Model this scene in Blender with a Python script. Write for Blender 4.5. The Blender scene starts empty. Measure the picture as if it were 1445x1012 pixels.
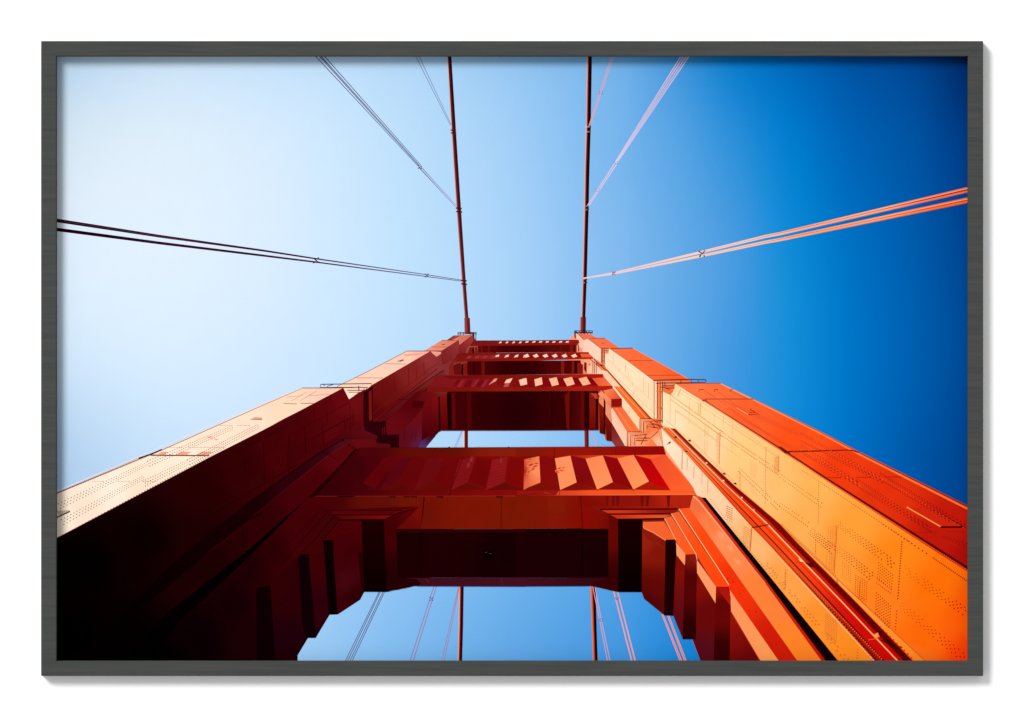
# A framed photographic print (a suspension-bridge tower seen from below) hanging on a white wall.
import bpy, math, random
from mathutils import Vector, noise
from mathutils.geometry import tessellate_polygon

random.seed(7)
S = 0.00075                      # metres per photo pixel at the face of the frame
D = 9.0                          # camera to frame face
FACE_Y, PRINT_Y, WALL_Y = -0.0165, -0.0033, 0.0
GAIN = 1.34                      # light reaching a white surface (irradiance / pi)

scene = bpy.context.scene
# ------------------------------------------------------------------ camera
cam_d = bpy.data.cameras.new('camera'); cam = bpy.data.objects.new('camera', cam_d)
scene.collection.objects.link(cam); scene.camera = cam
cam.location = (0, FACE_Y - D, 0); cam.rotation_euler = (math.radians(90), 0, 0)
cam_d.sensor_width = 36; cam_d.lens = 36 * D / (1445 * S)
cam_d.clip_start = 0.1; cam_d.clip_end = 200
# ------------------------------------------------------------------ soft even room light
world = bpy.data.worlds.new('World'); scene.world = world; world.use_nodes = True
bg = world.node_tree.nodes['Background']
bg.inputs[0].default_value = (1, 1, 1, 1); bg.inputs[1].default_value = 0.64
# ------------------------------------------------------------------ one large softbox, upper left
ld = bpy.data.lights.new('softbox', 'AREA'); lo = bpy.data.objects.new('softbox', ld)
scene.collection.objects.link(lo)
ld.shape = 'DISK'; ld.size = 9.5; ld.energy = 5250; ld.color = (1, 1, 1)
v = Vector((-0.68, -1.0, 0.74)).normalized()
lo.location = v * 22; lo.rotation_euler = (-v).to_track_quat('-Z', 'Y').to_euler()
# ------------------------------------------------------------------ exposure
vs = scene.view_settings
scene.display_settings.display_device = 'sRGB'
vs.view_transform = 'Standard'; vs.look = 'None'; vs.exposure = 0; vs.gamma = 1; vs.use_curve_mapping = False

# ================================================================== helpers
def lin(c):
    c = c / 255.0
    return c / 12.92 if c <= 0.04045 else ((c + 0.055) / 1.055) ** 2.4

def link(name, verts, faces, mat, parent=None, smooth=False):
    me = bpy.data.meshes.new(name); me.from_pydata(verts, [], faces); me.materials.append(mat)
    ob = bpy.data.objects.new(name, me); scene.collection.objects.link(ob)
    ob.parent = parent
    return ob

def new_mat(name):
    m = bpy.data.materials.new(name); m.use_nodes = True
    nt = m.node_tree; b = nt.nodes['Principled BSDF']
    return m, nt, b

# ---- wall paint
wall_mat, nt, b = new_mat('white_wall_paint')
b.inputs['Base Color'].default_value = (0.96, 0.96, 0.96, 1); b.inputs['Roughness'].default_value = 0.9
b.inputs['Specular IOR Level'].default_value = 0.0
n = nt.nodes.new('ShaderNodeTexNoise'); n.inputs['Scale'].default_value = 420; n.inputs['Detail'].default_value = 3
bu = nt.nodes.new('ShaderNodeBump'); bu.inputs['Strength'].default_value = 0.03; bu.inputs['Distance'].default_value = 0.0004
tc = nt.nodes.new('ShaderNodeTexCoord')
nt.links.new(tc.outputs['Object'], n.inputs['Vector'])
nt.links.new(n.outputs['Fac'], bu.inputs['Height']); nt.links.new(bu.outputs['Normal'], b.inputs['Normal'])

# ---- dark stained wood: fine grain running left to right
wood_mat, nt, b = new_mat('charcoal_stained_wood')
tc = nt.nodes.new('ShaderNodeTexCoord')
mp = nt.nodes.new('ShaderNodeMapping'); mp.inputs['Scale'].default_value = (9, 1, 260)
wv = nt.nodes.new('ShaderNodeTexNoise'); wv.inputs['Scale'].default_value = 1.0; wv.inputs['Detail'].default_value = 5
wv.inputs['Roughness'].default_value = 0.6; wv.inputs['Distortion'].default_value = 0.6
mp2 = nt.nodes.new('ShaderNodeMapping'); mp2.inputs['Scale'].default_value = (14, 1, 700)
w2 = nt.nodes.new('ShaderNodeTexNoise'); w2.inputs['Scale'].default_value = 1.0; w2.inputs['Detail'].default_value = 2
mx = nt.nodes.new('ShaderNodeMath'); mx.operation = 'MULTIPLY_ADD'; mx.inputs[1].default_value = 0.45
cr = nt.nodes.new('ShaderNodeValToRGB')
cr.color_ramp.elements[0].position = 0.50; cr.color_ramp.elements[0].color = (0.0345, 0.0385, 0.0375, 1)
cr.color_ramp.elements[1].position = 0.88; cr.color_ramp.elements[1].color = (0.0515, 0.0530, 0.0495, 1)
nt.links.new(tc.outputs['Object'], mp.inputs['Vector']); nt.links.new(tc.outputs['Object'], mp2.inputs['Vector'])
nt.links.new(mp.outputs['Vector'], wv.inputs['Vector']); nt.links.new(mp2.outputs['Vector'], w2.inputs['Vector'])
nt.links.new(w2.outputs['Fac'], mx.inputs[0]); nt.links.new(wv.outputs['Fac'], mx.inputs[2])
nt.links.new(mx.outputs[0], cr.inputs['Fac']); nt.links.new(cr.outputs['Color'], b.inputs['Base Color'])
b.inputs['Roughness'].default_value = 0.75; b.inputs['Specular IOR Level'].default_value = 0.12
bu = nt.nodes.new('ShaderNodeBump'); bu.inputs['Strength'].default_value = 0.15; bu.inputs['Distance'].default_value = 0.0003
nt.links.new(mx.outputs[0], bu.inputs['Height']); nt.links.new(bu.outputs['Normal'], b.inputs['Normal'])

# ---- matt photo paper: printed ink (mesh colours) with fine film grain
print_mat, nt, b = new_mat('matt_photo_print')
at = nt.nodes.new('ShaderNodeAttribute'); at.attribute_name = 'ink'
tc = nt.nodes.new('ShaderNodeTexCoord')
g1 = nt.nodes.new('ShaderNodeTexNoise'); g1.inputs['Scale'].default_value = 900; g1.inputs['Detail'].default_value = 1
g2 = nt.nodes.new('ShaderNodeTexNoise'); g2.inputs['Scale'].default_value = 70; g2.inputs['Detail'].default_value = 4
a1 = nt.nodes.new('ShaderNodeMapRange'); a1.inputs[1].default_value = 0.25; a1.inputs[2].default_value = 0.75
a1.inputs[3].default_value = 0.975; a1.inputs[4].default_value = 1.025
a2 = nt.nodes.new('ShaderNodeMapRange'); a2.inputs[1].default_value = 0.25; a2.inputs[2].default_value = 0.75
a2.inputs[3].default_value = 0.994; a2.inputs[4].default_value = 1.006
mm = nt.nodes.new('ShaderNodeMath'); mm.operation = 'MULTIPLY'
vm = nt.nodes.new('ShaderNodeVectorMath'); vm.operation = 'SCALE'
for q in (g1, g2): nt.links.new(tc.outputs['Object'], q.inputs['Vector'])
nt.links.new(g1.outputs['Fac'], a1.inputs[0]); nt.links.new(g2.outputs['Fac'], a2.inputs[0])
nt.links.new(a1.outputs[0], mm.inputs[0]); nt.links.new(a2.outputs[0], mm.inputs[1])
nt.links.new(at.outputs['Color'], vm.inputs[0]); nt.links.new(mm.outputs[0], vm.inputs['Scale'])
nt.links.new(vm.outputs[0], b.inputs['Base Color'])
b.inputs['Roughness'].default_value = 1.0; b.inputs['Specular IOR Level'].default_value = 0.0

# ================================================================== wall
W = 6.0
wall = link('wall', [(-W, 0, -W), (W, 0, -W), (W, 0, W), (-W, 0, W),
                     (-W, .1, -W), (W, .1, -W), (W, .1, W), (-W, .1, W)],
            [(0, 1, 2, 3), (5, 4, 7, 6), (0, 4, 5, 1), (3, 2, 6, 7), (0, 3, 7, 4), (1, 5, 6, 2)], wall_mat)
wall['kind'] = 'structure'

# ================================================================== the framed picture
def wx(px): return (px - 722.5) * S
def wz(py): return (506.0 - py) * S

root = bpy.data.objects.new('framed_picture', None); scene.collection.objects.link(root)
root.location = (0, 0, 0)
root['label'] = 'slim charcoal wood frame around a print of an orange bridge tower, on white wall'
root['category'] = 'framed picture'

def rail(outer, inner):
    """mitred rail: outer edge a-b, inner edge c-d, front at FACE_Y, back just off the wall, bevelled arrises"""
    (ax, ay), (bx, by) = outer; (cx, cy), (dx, dy) = inner
    bv = 0.9
    def mix(p, q, t): return (p[0] + (q[0] - p[0]) * t, p[1] + (q[1] - p[1]) * t)
    o0, o1, i0, i1 = (ax, ay), (bx, by), (cx, cy), (dx, dy)
    t = bv / 21.5
    fo0, fo1, fi0, fi1 = mix(o0, i0, t), mix(o1, i1, t), mix(i0, o0, t), mix(i1, o1, t)
    Yb, Yf, Ym = -0.0015, FACE_Y, FACE_Y + bv * S
    prof0 = [(o0, Yb), (o0, Ym), (fo0, Yf), (fi0, Yf), (i0, Ym), (i0, Yb)]
    prof1 = [(o1, Yb), (o1, Ym), (fo1, Yf), (fi1, Yf), (i1, Ym), (i1, Yb)]
    vs_ = [(wx(p[0]), y, wz(p[1])) for p, y in prof0] + [(wx(p[0]), y, wz(p[1])) for p, y in prof1]
    fs = [(k, (k + 1) % 6, (k + 1) % 6 + 6, k + 6) for k in range(6)] + [tuple(range(5, -1, -1)), tuple(range(6, 12))]
    ob = link('frame_rail', vs_, fs, wood_mat, root)
    import bmesh
    bm = bmesh.new(); bm.from_mesh(ob.data); bmesh.ops.recalc_face_normals(bm, faces=bm.faces); bm.to_mesh(ob.data); bm.free()
    return ob
OX0, OY0, OX1, OY1 = 58.0, 58.0, 1387.3, 954.0
IX0, IY0, IX1, IY1 = 79.6, 79.4, 1366.0, 932.8
e = 0.06     # hairline joint at the mitres
rail([(OX0 + e, OY0), (OX1 - e, OY0)], [(IX0 + e, IY0), (IX1 - e, IY0)])
rail([(OX0 + e, OY1), (OX1 - e, OY1)], [(IX0 + e, IY1), (IX1 - e, IY1)])
rail([(OX0, OY0 + e), (OX0, OY1 - e)], [(IX0, IY0 + e), (IX0, IY1 - e)])
rail([(OX1, OY0 + e), (OX1, OY1 - e)], [(IX1, IY0 + e), (IX1, IY1 - e)])

# ================================================================== the print
PS = S * (D + PRINT_Y - FACE_Y) / D        # the sheet's own scale
class Sheet:
    """one printed element: flat coloured patches of ink, collected into one mesh"""
    z = 0
    def __init__(self, name): self.name, self.v, self.f, self.c = name, [], [], []
    def build(self, parent):
        ob = link(self.name, self.v, self.f, print_mat, parent)
        ca = ob.data.color_attributes.new('ink', 'FLOAT_COLOR', 'POINT')
        flat = []
        for c in self.c: flat += [c[0], c[1], c[2], 1.0]
        ca.data.foreach_set('color', flat)
        return ob
cur = None
def use(sh):
    global cur; cur = sh

def shade(cols, x, y):
    if isinstance(cols, tuple): return cols
    if callable(cols): return cols(x, y)
    if len(cols) == 2:
        (x0, y0, c0), (x1, y1, c1) = cols
        dx, dy = x1 - x0, y1 - y0
        t = max(0, min(1, ((x - x0) * dx + (y - y0) * dy) / (dx * dx + dy * dy)))
        return tuple(c0[k] + (c1[k] - c0[k]) * t for k in range(3))
    sw = 0; s = [0, 0, 0]
    for px, py, c in cols:
        w = 1.0 / (((x - px) ** 2 + (y - py) ** 2 + 4) ** 1.4)
        sw += w
        for k in range(3): s[k] += w * c[k]
    return tuple(q / sw for q in s)

def lerp_tab(tab, v):
    for (a, p), (b_, q) in zip(tab, tab[1:]):
        if v <= b_: return p + (q - p) * (v - a) / (b_ - a)
    return tab[-1][1]
def tone(c):
    """contrast of the paint colours in the print"""
    r, g, b_ = c
    r2 = lerp_tab([(0,0),(60,60),(110,104),(150,148),(200,212),(238,255),(256,255)], r)
    kg = lerp_tab([(0,1),(60,.9),(110,.8),(160,.95),(200,1.06),(240,1.15),(256,1.15)], r)
    kb = lerp_tab([(0,1),(60,.9),(110,.75),(160,.9),(200,1.0),(256,1.0)], r)
    if r < 130: kb *= .84; g += r * .022; r2 *= 1.05
    if g > 95: kg = 1 + (kg - 1) * max(0, (165 - g) / 70)
    return (r2, min(250, g * kg), min(240, b_ * kb) if b_ < 225 else b_)
def ellipse(cx, cy, rx, ry, ang, n_=14):
    ca, sa = math.cos(ang), math.sin(ang)
    return [(cx + rx * math.cos(t) * ca - ry * math.sin(t) * sa, cy + rx * math.cos(t) * sa + ry * math.sin(t) * ca) for t in [2 * math.pi * k / n_ for k in range(n_)]]
def smudge(cx, cy, rx, ry, ang, base, col):
    """a soft spot: col in the middle fading to the surrounding base colour"""
    ca, sa = math.cos(-ang), math.sin(-ang)
    def f(x, y):
        u = ((x - cx) * ca - (y - cy) * sa) / rx; w_ = ((x - cx) * sa + (y - cy) * ca) / ry
        t = max(0, 1 - (u * u + w_ * w_)); t = t * t
        b_ = shade(base, x, y)
        return tuple(b_[k] + (col[k] - b_[k]) * t for k in range(3))
    ink(ellipse(cx, cy, rx, ry, ang), f, cell=1.2, amp=0)

def clip(pts, axis, val, keep_gt):
    out = []
    n_ = len(pts)
    for i in range(n_):
        a, b_ = pts[i], pts[(i + 1) % n_]
        ia = (a[axis] >= val) if keep_gt else (a[axis] <= val)
        ib = (b_[axis] >= val) if keep_gt else (b_[axis] <= val)
        if ia: out.append(a)
        if ia != ib:
            t = (val - a[axis]) / (b_[axis] - a[axis])
            out.append((a[0] + (b_[0] - a[0]) * t, a[1] + (b_[1] - a[1]) * t))
    return out

X0, Y0, X1, Y1 = 78.6, 78.4, 1367.0, 933.8
LAYER = 4.0e-6            # thickness of one pass of ink
tiles = {}; pend = []; pend_id = [0]; top = [0]
def flush():
    """lay the pending patches just above whatever is already printed under them"""
    if not pend: return
    cells = set()
    for sh, b0, n_, x0, y0, x1, y1 in pend:
        for i in range(int(x0 // 4), int(x1 // 4) + 1):
            for j in range(int(y0 // 4), int(y1 // 4) + 1): cells.add((i, j))
    lv = 1 + max((tiles.get(c, 0) for c in cells), default=0)
    for c in cells: tiles[c] = lv
    top[0] = max(top[0], lv)
    for sh, b0, n_, *_r in pend:
        for k in range(b0, b0 + n_): sh.v[k] = (sh.v[k][0], PRINT_Y - lv * LAYER, sh.v[k][2])
    pend.clear()
def emit(pts, cols, amp, yy):
    if Sheet.z != pend_id[0]: flush(); pend_id[0] = Sheet.z
    base = len(cur.v)
    xs_ = [p[0] for p in pts]; ys_ = [p[1] for p in pts]
    pend.append((cur, base, len(pts), min(xs_), min(ys_), max(xs_), max(ys_)))
    for x, y in pts:
        r, g, b_ = shade(cols, x, y)
        if cur.name in ('tower_leg', 'cross_strut') and r > b_: r, g, b_ = tone((r, g, b_))
        if amp:
            m = 1 + amp * (noise.noise(Vector((x * .035, y * .035, 3.1))) + .6 * noise.noise(Vector((x * .13, y * .13, 9.7))))
        else: m = 1
        cur.v.append(((x - 722.5) * PS, yy, (506.0 - y) * PS))
        cur.c.append((lin(max(0, min(255, r))) * m / GAIN, lin(max(0, min(255, g))) * m / GAIN, lin(max(0, min(255, b_))) * m / GAIN))
    cur.f.append(tuple(range(base, base + len(pts))))

def area(p): return abs(sum(p[i][0] * p[(i + 1) % len(p)][1] - p[(i + 1) % len(p)][0] * p[i][1] for i in range(len(p)))) / 2
def ink(pts, cols, amp=0.05, cell=7.0, layer=True):
    pts = [(max(X0, min(X1, x)), max(Y0, min(Y1, y))) for x, y in pts]
    if layer: Sheet.z += 1
    yy = PRINT_Y - Sheet.z * 2.5e-6
    if area(pts) < 0.02: return
    if isinstance(cols, tuple) and amp == 0 and len(pts) <= 6:
        p = pts
        emit(p, cols, 0, yy); return
    tris = tessellate_polygon([[Vector((x, y, 0)) for x, y in pts]])
    for tr in tris:
        t3 = [pts[i] for i in tr]
        xs = [p[0] for p in t3]; ys = [p[1] for p in t3]
        gx = math.floor(min(xs) / cell) * cell
        while gx < max(xs):
            col = clip(clip(t3, 0, gx, True), 0, gx + cell, False)
            if len(col) > 2:
                cy = [p[1] for p in col]
                gy = math.floor(min(cy) / cell) * cell
                while gy < max(cy):
                    q = clip(clip(col, 1, gy, True), 1, gy + cell, False)
                    if len(q) > 2 and area(q) > 1e-4: emit(q, cols, amp, yy)
                    gy += cell
            gx += cell

class Crop:
    """local drawing coordinates of one enlarged patch of the picture"""
    def __init__(s, ox, oy, f): s.ox, s.oy, s.k = ox, oy, f
    def P(s, p): return (s.ox + p[0] / s.k, s.oy + p[1] / s.k)
    def C(s, cols):
        if isinstance(cols, list): return [(*s.P((c[0], c[1])), c[2]) for c in cols]
        return cols
    def poly(s, pts, cols, **kw): ink([s.P(p) for p in pts], s.C(cols), **kw)
    def line(s, pts, w, col, w2=None, **kw): stroke([s.P(p) for p in pts], w, s.C(col), w2, **kw)

def stroke(pts, w, col, w2=None, amp=0.0):
    """a printed line of width w (to w2 at its end), in photo pixels"""
    w2 = w if w2 is None else w2
    L = [0]
    for a, b_ in zip(pts, pts[1:]): L.append(L[-1] + math.hypot(b_[0] - a[0], b_[1] - a[1]))
    left, right = [], []
    for i, p in enumerate(pts):
        a = pts[max(0, i - 1)]; b_ = pts[min(len(pts) - 1, i + 1)]
        dx, dy = b_[0] - a[0], b_[1] - a[1]; m = math.hypot(dx, dy) or 1
        h = (w + (w2 - w) * L[i] / (L[-1] or 1)) / 2
        left.append((p[0] - dy / m * h, p[1] + dx / m * h)); right.append((p[0] + dy / m * h, p[1] - dx / m * h))
    Sheet.z += 1
    for i in range(len(pts) - 1):
        ink([left[i], left[i + 1], right[i + 1], right[i]], col, amp=amp, cell=14.0, layer=False)

def dot(x, y, r, col, sx=1.0):
    if not (X0 < x - r and x + r < X1 and Y0 < y - r and y + r < Y1): return
    yy = PRINT_Y - Sheet.z * 2.5e-6
    emit([(x + r * sx * math.cos(a), y + r * math.sin(a)) for a in (0.3, 1.35, 2.4, 3.44, 4.5, 5.5)], col, 0, yy)

def rivets(p0, p1, s0, s1, r0, r1, col, rows=(0,), skip=0.0, stag=False):
    """rivet rows from p0 to p1; spacing and size grow from 0 to 1 along the row"""
    Sheet.z += 1; r0 *= 1.32; r1 *= 1.3
    dx, dy = p1[0] - p0[0], p1[1] - p0[1]; Lt = math.hypot(dx, dy); ux, uy = dx / Lt, dy / Lt
    d = 0; k = 0
    while d < Lt:
        t = d / Lt; sp = s0 + (s1 - s0) * t; sc = 1 if len(rows) == 1 else sp / max(s1, s0)
        for j, o in enumerate(rows):
            if skip and random.random() < skip: continue
            off = sp * .5 * (j % 2) if stag else 0
            x = p0[0] + ux * (d + off) - uy * o * sc; y = p0[1] + uy * (d + off) + ux * o * sc
            c = shade(col, x, y)
            dot(x, y, r0 + (r1 - r0) * t, c)
        d += sp; k += 1

W0 = Crop(0, 0, 1)
A = Crop(560, 450, 5.328); B = Crop(740, 450, 5.328)
Cc = Crop(400, 460, 5.558); Dd = Crop(820, 460, 5.558)
E = Crop(430, 600, 4.048); F = Crop(730, 600, 4.048)
Gg = Crop(70, 520, 4.6); H = Crop(70, 720, 4.6); I = Crop(350, 620, 5.624)
J = Crop(350, 780, 4.817); K = Crop(820, 700, 4.217); Lc = Crop(1080, 740, 4.817)
M = Crop(920, 530, 4.82); N = Crop(1130, 560, 4.82)
T2 = Crop(400, 40, 3.892); T3 = Crop(760, 40, 3.892)
R3 = Crop(600, 240, 4.22); R4 = Crop(800, 240, 4.22)
R1 = Crop(70, 290, 4.817); R2 = Crop(370, 330, 4.817); R5 = Crop(800, 320, 4.817); R6 = Crop(1080, 230, 4.817)
R7 = Crop(480, 820, 7.225); R8 = Crop(800, 820, 7.225)

# ------------------------------------------------------------------ sky on the base sheet
sky_x = [78, 240, 400, 560, 720, 880, 960, 1040, 1120, 1200, 1290, 1368]
sky_y = [78, 200, 350, 500, 650, 800, 935]
sky_c = [
 [(186,213,238),(202,225,246),(196,224,249),(181,216,247),(150,198,241),(112,176,231),(64,148,217),(10,124,204),(0,104,186),(0,84,164),(0,70,145),(0,44,105)],
 [(212,229,242),(218,234,247),(210,231,250),(188,221,248),(160,204,244),(116,178,233),(84,161,225),(42,141,214),(0,122,203),(0,98,180),(0,82,160),(0,60,135)],
 [(221,236,250),(222,237,251),(213,233,252),(192,224,250),(166,208,246),(126,183,236),(98,168,228),(68,152,221),(14,136,211),(0,112,193),(0,90,170),(0,72,148)],
 [(208,230,250),(214,234,252),(207,230,252),(190,222,250),(166,208,246),(122,182,237),(96,167,229),(62,150,222),(20,139,214),(0,116,198),(0,94,175),(0,76,152)],
 [(178,208,238),(196,223,248),(196,224,250),(182,218,248),(158,204,245),(118,180,236),(86,162,228),(54,146,220),(14,134,212),(0,112,194),(0,86,166),(0,70,146)],
 [(170,205,240),(180,214,246),(172,211,247),(146,197,242),(116,180,236),(84,162,228),(56,148,222),(20,130,212),(0,118,200),(0,98,180),(0,80,160),(0,66,140)],
 [(160,200,238),(170,208,244),(160,205,245),(130,187,239),(98,168,230),(66,150,224),(30,134,216),(0,118,204),(0,105,190),(0,90,170),(0,74,150),(0,60,130)]]
def cr1(a, b_, c, d, t): return b_ + .5 * t * (c - a + t * (2 * a - 5 * b_ + 4 * c - d + t * (3 * (b_ - c) + d - a)))
def sky(x, y):
    i = 0
    while i < len(sky_x) - 2 and x > sky_x[i + 1]: i += 1
    j = 0
    while j < len(sky_y) - 2 and y > sky_y[j + 1]: j += 1
    tx = max(0, min(1, (x - sky_x[i]) / (sky_x[i + 1] - sky_x[i]))); ty = max(0, min(1, (y - sky_y[j]) / (sky_y[j + 1] - sky_y[j])))
    nx, ny = len(sky_x), len(sky_y); out = []
    for k in range(3):
        col = []
        for dj in (-1, 0, 1, 2):
            r_ = sky_c[max(0, min(ny - 1, j + dj))]
            q = [r_[max(0, min(nx - 1, i + di))][k] for di in (-1, 0, 1, 2)]
            col.append(cr1(*q, tx))
        out.append(cr1(*col, ty))
    return tuple(out)

paper = Sheet('print'); use(paper)
ink([(X0, Y0), (X1, Y0), (X1, Y1), (X0, Y1)], sky, amp=0.006, cell=9)
sheets = []
def sheet(name):
    s_ = Sheet(name); sheets.append(s_); use(s_); return s_

# ------------------------------------------------------------------ main cables
def cable(rows, c_edge, c_mid, c_dark, ew=0.18, dw=0.5):
    """rows: (xl, xr, y); three vertical bands: lit rim, body, shaded side"""
    l = [(r[0], r[2]) for r in rows]; rr = [(r[1], r[2]) for r in rows]
    def at_(f): return [(r[0] + (r[1] - r[0]) * f, r[2]) for r in rows]
    for a, b_, c in ((0, 1, c_mid), (0, ew, c_edge), (dw, 1, c_dark)):
        Sheet.z += 1
        p, q = at_(a), at_(b_)
        for i in range(len(p) - 1): ink([p[i], p[i + 1], q[i + 1], q[i]], c, amp=0.03, cell=20, layer=False)

sheet('main_cable')
lc = [(630.7,636.9,78.5),(636.9,643.4,184),(644.2,650.6,296),(651.7,657.2,396),(655.7,661,448.5)]
cable(lc, [(633,80,(226,176,172)),(657,448,(196,120,112))], [(633,80,(88,26,28)),(657,448,(120,42,42))], [(633,80,(44,6,12)),(657,448,(76,20,24))])
cable([(655,663,448.5),(655.6,664,471)], (176,88,78), (142,56,50), (104,30,30))
for x, y in ((640.2,184),(640.6,188),(647.4,294),(648,299),(654.4,396),(655,401)):
    W0.line([(x-4.2,y-.4),(x+4.2,y+.4)], 2.0, (70,16,20))
W0.line([(643.6,181),(644.4,192)], 1, (200,190,215))
sheet('main_cable')
rc = [(828.3,835.3,78.5),(826.8,833.7,178.7),(825.1,831.8,240),(824.3,830.8,291),(821.9,828,394),(820.4,826,447.5)]
cable(rc, [(830,80,(240,160,132)),(823,447,(236,160,140))], [(830,80,(112,38,26)),(823,447,(120,44,34))], [(830,80,(24,0,2)),(823,447,(46,6,10))], .2, .42)
cable([(819,827,447.5),(818.8,826.6,471)], (176,80,60), (128,44,36), (84,18,20))
for x, y in ((830.2,179),(829.6,186),(827.8,291),(827.6,296),(825,394),(825,399)):
    W0.line([(x-4.6,y+.3),(x+3.8,y-.3)], 1.8, [(x-4,y,(230,190,180)),(x+2,y,(40,6,12))])

sheet('main_cable')
cable([(653.9,660.4,606),(653.9,660.4,634)], (246,206,196), (120,36,24), (84,12,12), .22, .5)
sheet('main_cable')
cable([(647.6,654.4,826),(646.9,653.6,880),(645.8,652.1,934)], (236,156,134), (122,34,22), (44,0,4), .26, .5)
sheet('main_cable')
cable([(824.5,830.6,606),(825,831,634)], (150,60,44), (122,38,22), (80,14,10), .2, .6)
sheet('main_cable')
cable([(832.9,840.5,826),(834.9,841.8,880),(836.7,843.4,934)], (236,112,60), (190,60,26), (26,0,4), .26, .46)

# ------------------------------------------------------------------ suspender ropes
def rope(c, lines, joints=(), jc=(70, 40, 60), dash=None):
    sheet('suspender_rope')
    for pts, w, w2, col in lines: c.line(pts, w, col, w2)
    for jx, jy, sz in joints:
        for sx, sy in ((-1,-1),(1,-1),(-1,1),(1,1),(0,0)):
            c.line([(jx+sx*sz-sz*.35, jy+sy*sz*.8),(jx+sx*sz+sz*.35, jy+sy*sz*.8)], 1.0, jc)

dk = lambda a, b_: [(445,80,a),(640,292,b_)]
pr1 = [(445, 80, (62,52,86)), (640, 290, (160,166,214))]
Pq = lambda p: p
sheet('suspender_rope')
for a, b_ in (((445,79),(590.4,235)),((450.4,79),(591.6,234.6)),((452.6,79),(592.4,234)),((457.4,79),(593.8,233.2))):
    W0.line([a, b_], 1.15, [(445,80,(66,58,92)),(592,235,(104,104,150))], .8)
W0.line([(591,236),(643,292)], 1.3, [(591,236,(100,96,142)),(643,292,(158,160,206))], .9)
W0.line([(593.6,235),(643.6,290)], 1.0, [(593,235,(118,116,160)),(643,290,(160,164,210))], .9)
for dx, dy in ((-2,-1.5),(2,-1.5),(0,0),(-2,1.6),(2,1.6)): W0.line([(592.3+dx-.8,235.5+dy),(592.3+dx+.8,235.5+dy+.8)], 1.2, (70,44,70))
sheet('suspender_rope')
W0.line([(586.4,79),(635.6,177)], .9, [(586,79,(104,112,150)),(635,177,(132,146,196))], .8)
W0.line([(591.2,79),(636.6,176)], .9, [(586,79,(104,112,150)),(635,177,(132,146,196))], .8)
sheet('suspender_rope')
c3 = [(80,311,(30,2,16)),(300,345,(56,10,34)),(650,396,(104,92,130))]
W0.line([(79,311),(225,333.4),(370,353.5)], 5.2, c3, 2.7); W0.line([(370,353.5),(446,365.2)], 2.7, c3, 2.0)
W0.line([(446,365.2),(602.5,387.8),(651.5,395.4)], 1.9, c3, .9)
W0.line([(79,323.7),(225,343),(370,360.6)], 5.0, c3, 2.9); W0.line([(370,360.6),(446,370)], 2.8, c3, 2.2)
W0.line([(446,370),(602.5,390.4),(651.5,396.9)], 2.0, c3, .9)
Sheet.z += 1
for k in range(70):
    t = k / 70; x = 82 + t * 200; y = 311.4 + t * 200 * .1545
    dot(x, y, .42, (150,110,124))
for jx, jy, s_ in ((446.2,367.6,1.0),(602.4,389,.6)):
    for dx, dy in ((-4,-3),(3,-3.2),(-3.4,3.2),(4,2.6),(0,0),(-1.6,-1.6),(1.6,1.8)):
        W0.line([(jx+dx*s_-.9,jy+dy*s_-.6),(jx+dx*s_+.9,jy+dy*s_+.6)], 1.5*s_+.3, (48,14,34) if s_ == 1.0 else (96,70,96))
sheet('suspender_rope')
for a, b_ in ((961.2,867.6),(964.8,868.7),(968.8,869.8),(972.6,871)):
    W0.line([(a,79),(b_,229.6)], 1.3, [(a,79,(232,188,206)),(b_,229,(220,200,228))], 1.05)
W0.line([(867.8,230),(829,290)], 1.5, (222,198,226), 1.2); W0.line([(870.6,231),(830.6,291)], 1.5, (226,198,222), 1.2)
for jx, jy in ((869.2,229.6),(843.2,268)):
    for dx, dy in ((-2.4,-1.6),(2.4,-1.8),(-1.8,1.8),(1.8,1.5)): W0.line([(jx+dx-.7,jy+dy),(jx+dx+.7,jy+dy+.4)], .8, (120,90,128))
sheet('suspender_rope')
W0.line([(862.8,79),(831,178)], 1.2, (218,164,180)); W0.line([(865.9,79),(833,177)], 1.2, (222,164,178))
for dx, dy in ((-2.4,-1.5),(2.2,-1.5),(-1.8,1.5),(1.8,1.8)): W0.line([(847.9+dx-.7,130+dy),(847.9+dx+.7,130+dy+.5)], 1.0, (96,70,110))
sheet('suspender_rope')
cb = [(824,393,(232,206,214)),(1000,352,(250,208,192)),(1200,310,(252,172,140)),(1366,268,(246,118,80))]
cb2 = [(824,393,(232,206,214)),(1000,352,(252,206,182)),(1200,320,(254,164,116)),(1366,283,(252,112,56))]
for off in (0, 1):
    pts = [(823,392.6+off*.6),(866,385+off*1.9),(990.6,355.7+off*5.4),(1080,333.8+off*8.1),(1100,330+off*8.4),(1366,267.6+off*14.8)]
    W0.line(pts[:3], 1.3, (cb, cb2)[off], 3.6); W0.line(pts[2:5], 3.6, (cb, cb2)[off], 4.5); W0.line(pts[4:], 4.5, (cb, cb2)[off], 7.4)
    W0.line([pts[2], pts[3], pts[5]], .5, [(990,356,(226,160,140)),(1180,315,(236,110,80)),(1366,268,((186,26,18),(232,66,10))[off])], 2.0)
    Sheet.z += 1
    for k in range(150):
        t = (k / 150) ** .8; x = 1150 + 215 * t; yb = 330 + off * 8.4 - (x - 1100) * (62.4 - off * 6.4) / 266
        h = 2.6 + 1.0 * t
        dot(x, yb + h, .6, ((222,80,50),(216,70,20))[off]); dot(x + .8, yb - h * .5, .55, (255,196,150))
    Sheet.z += 1
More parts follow.
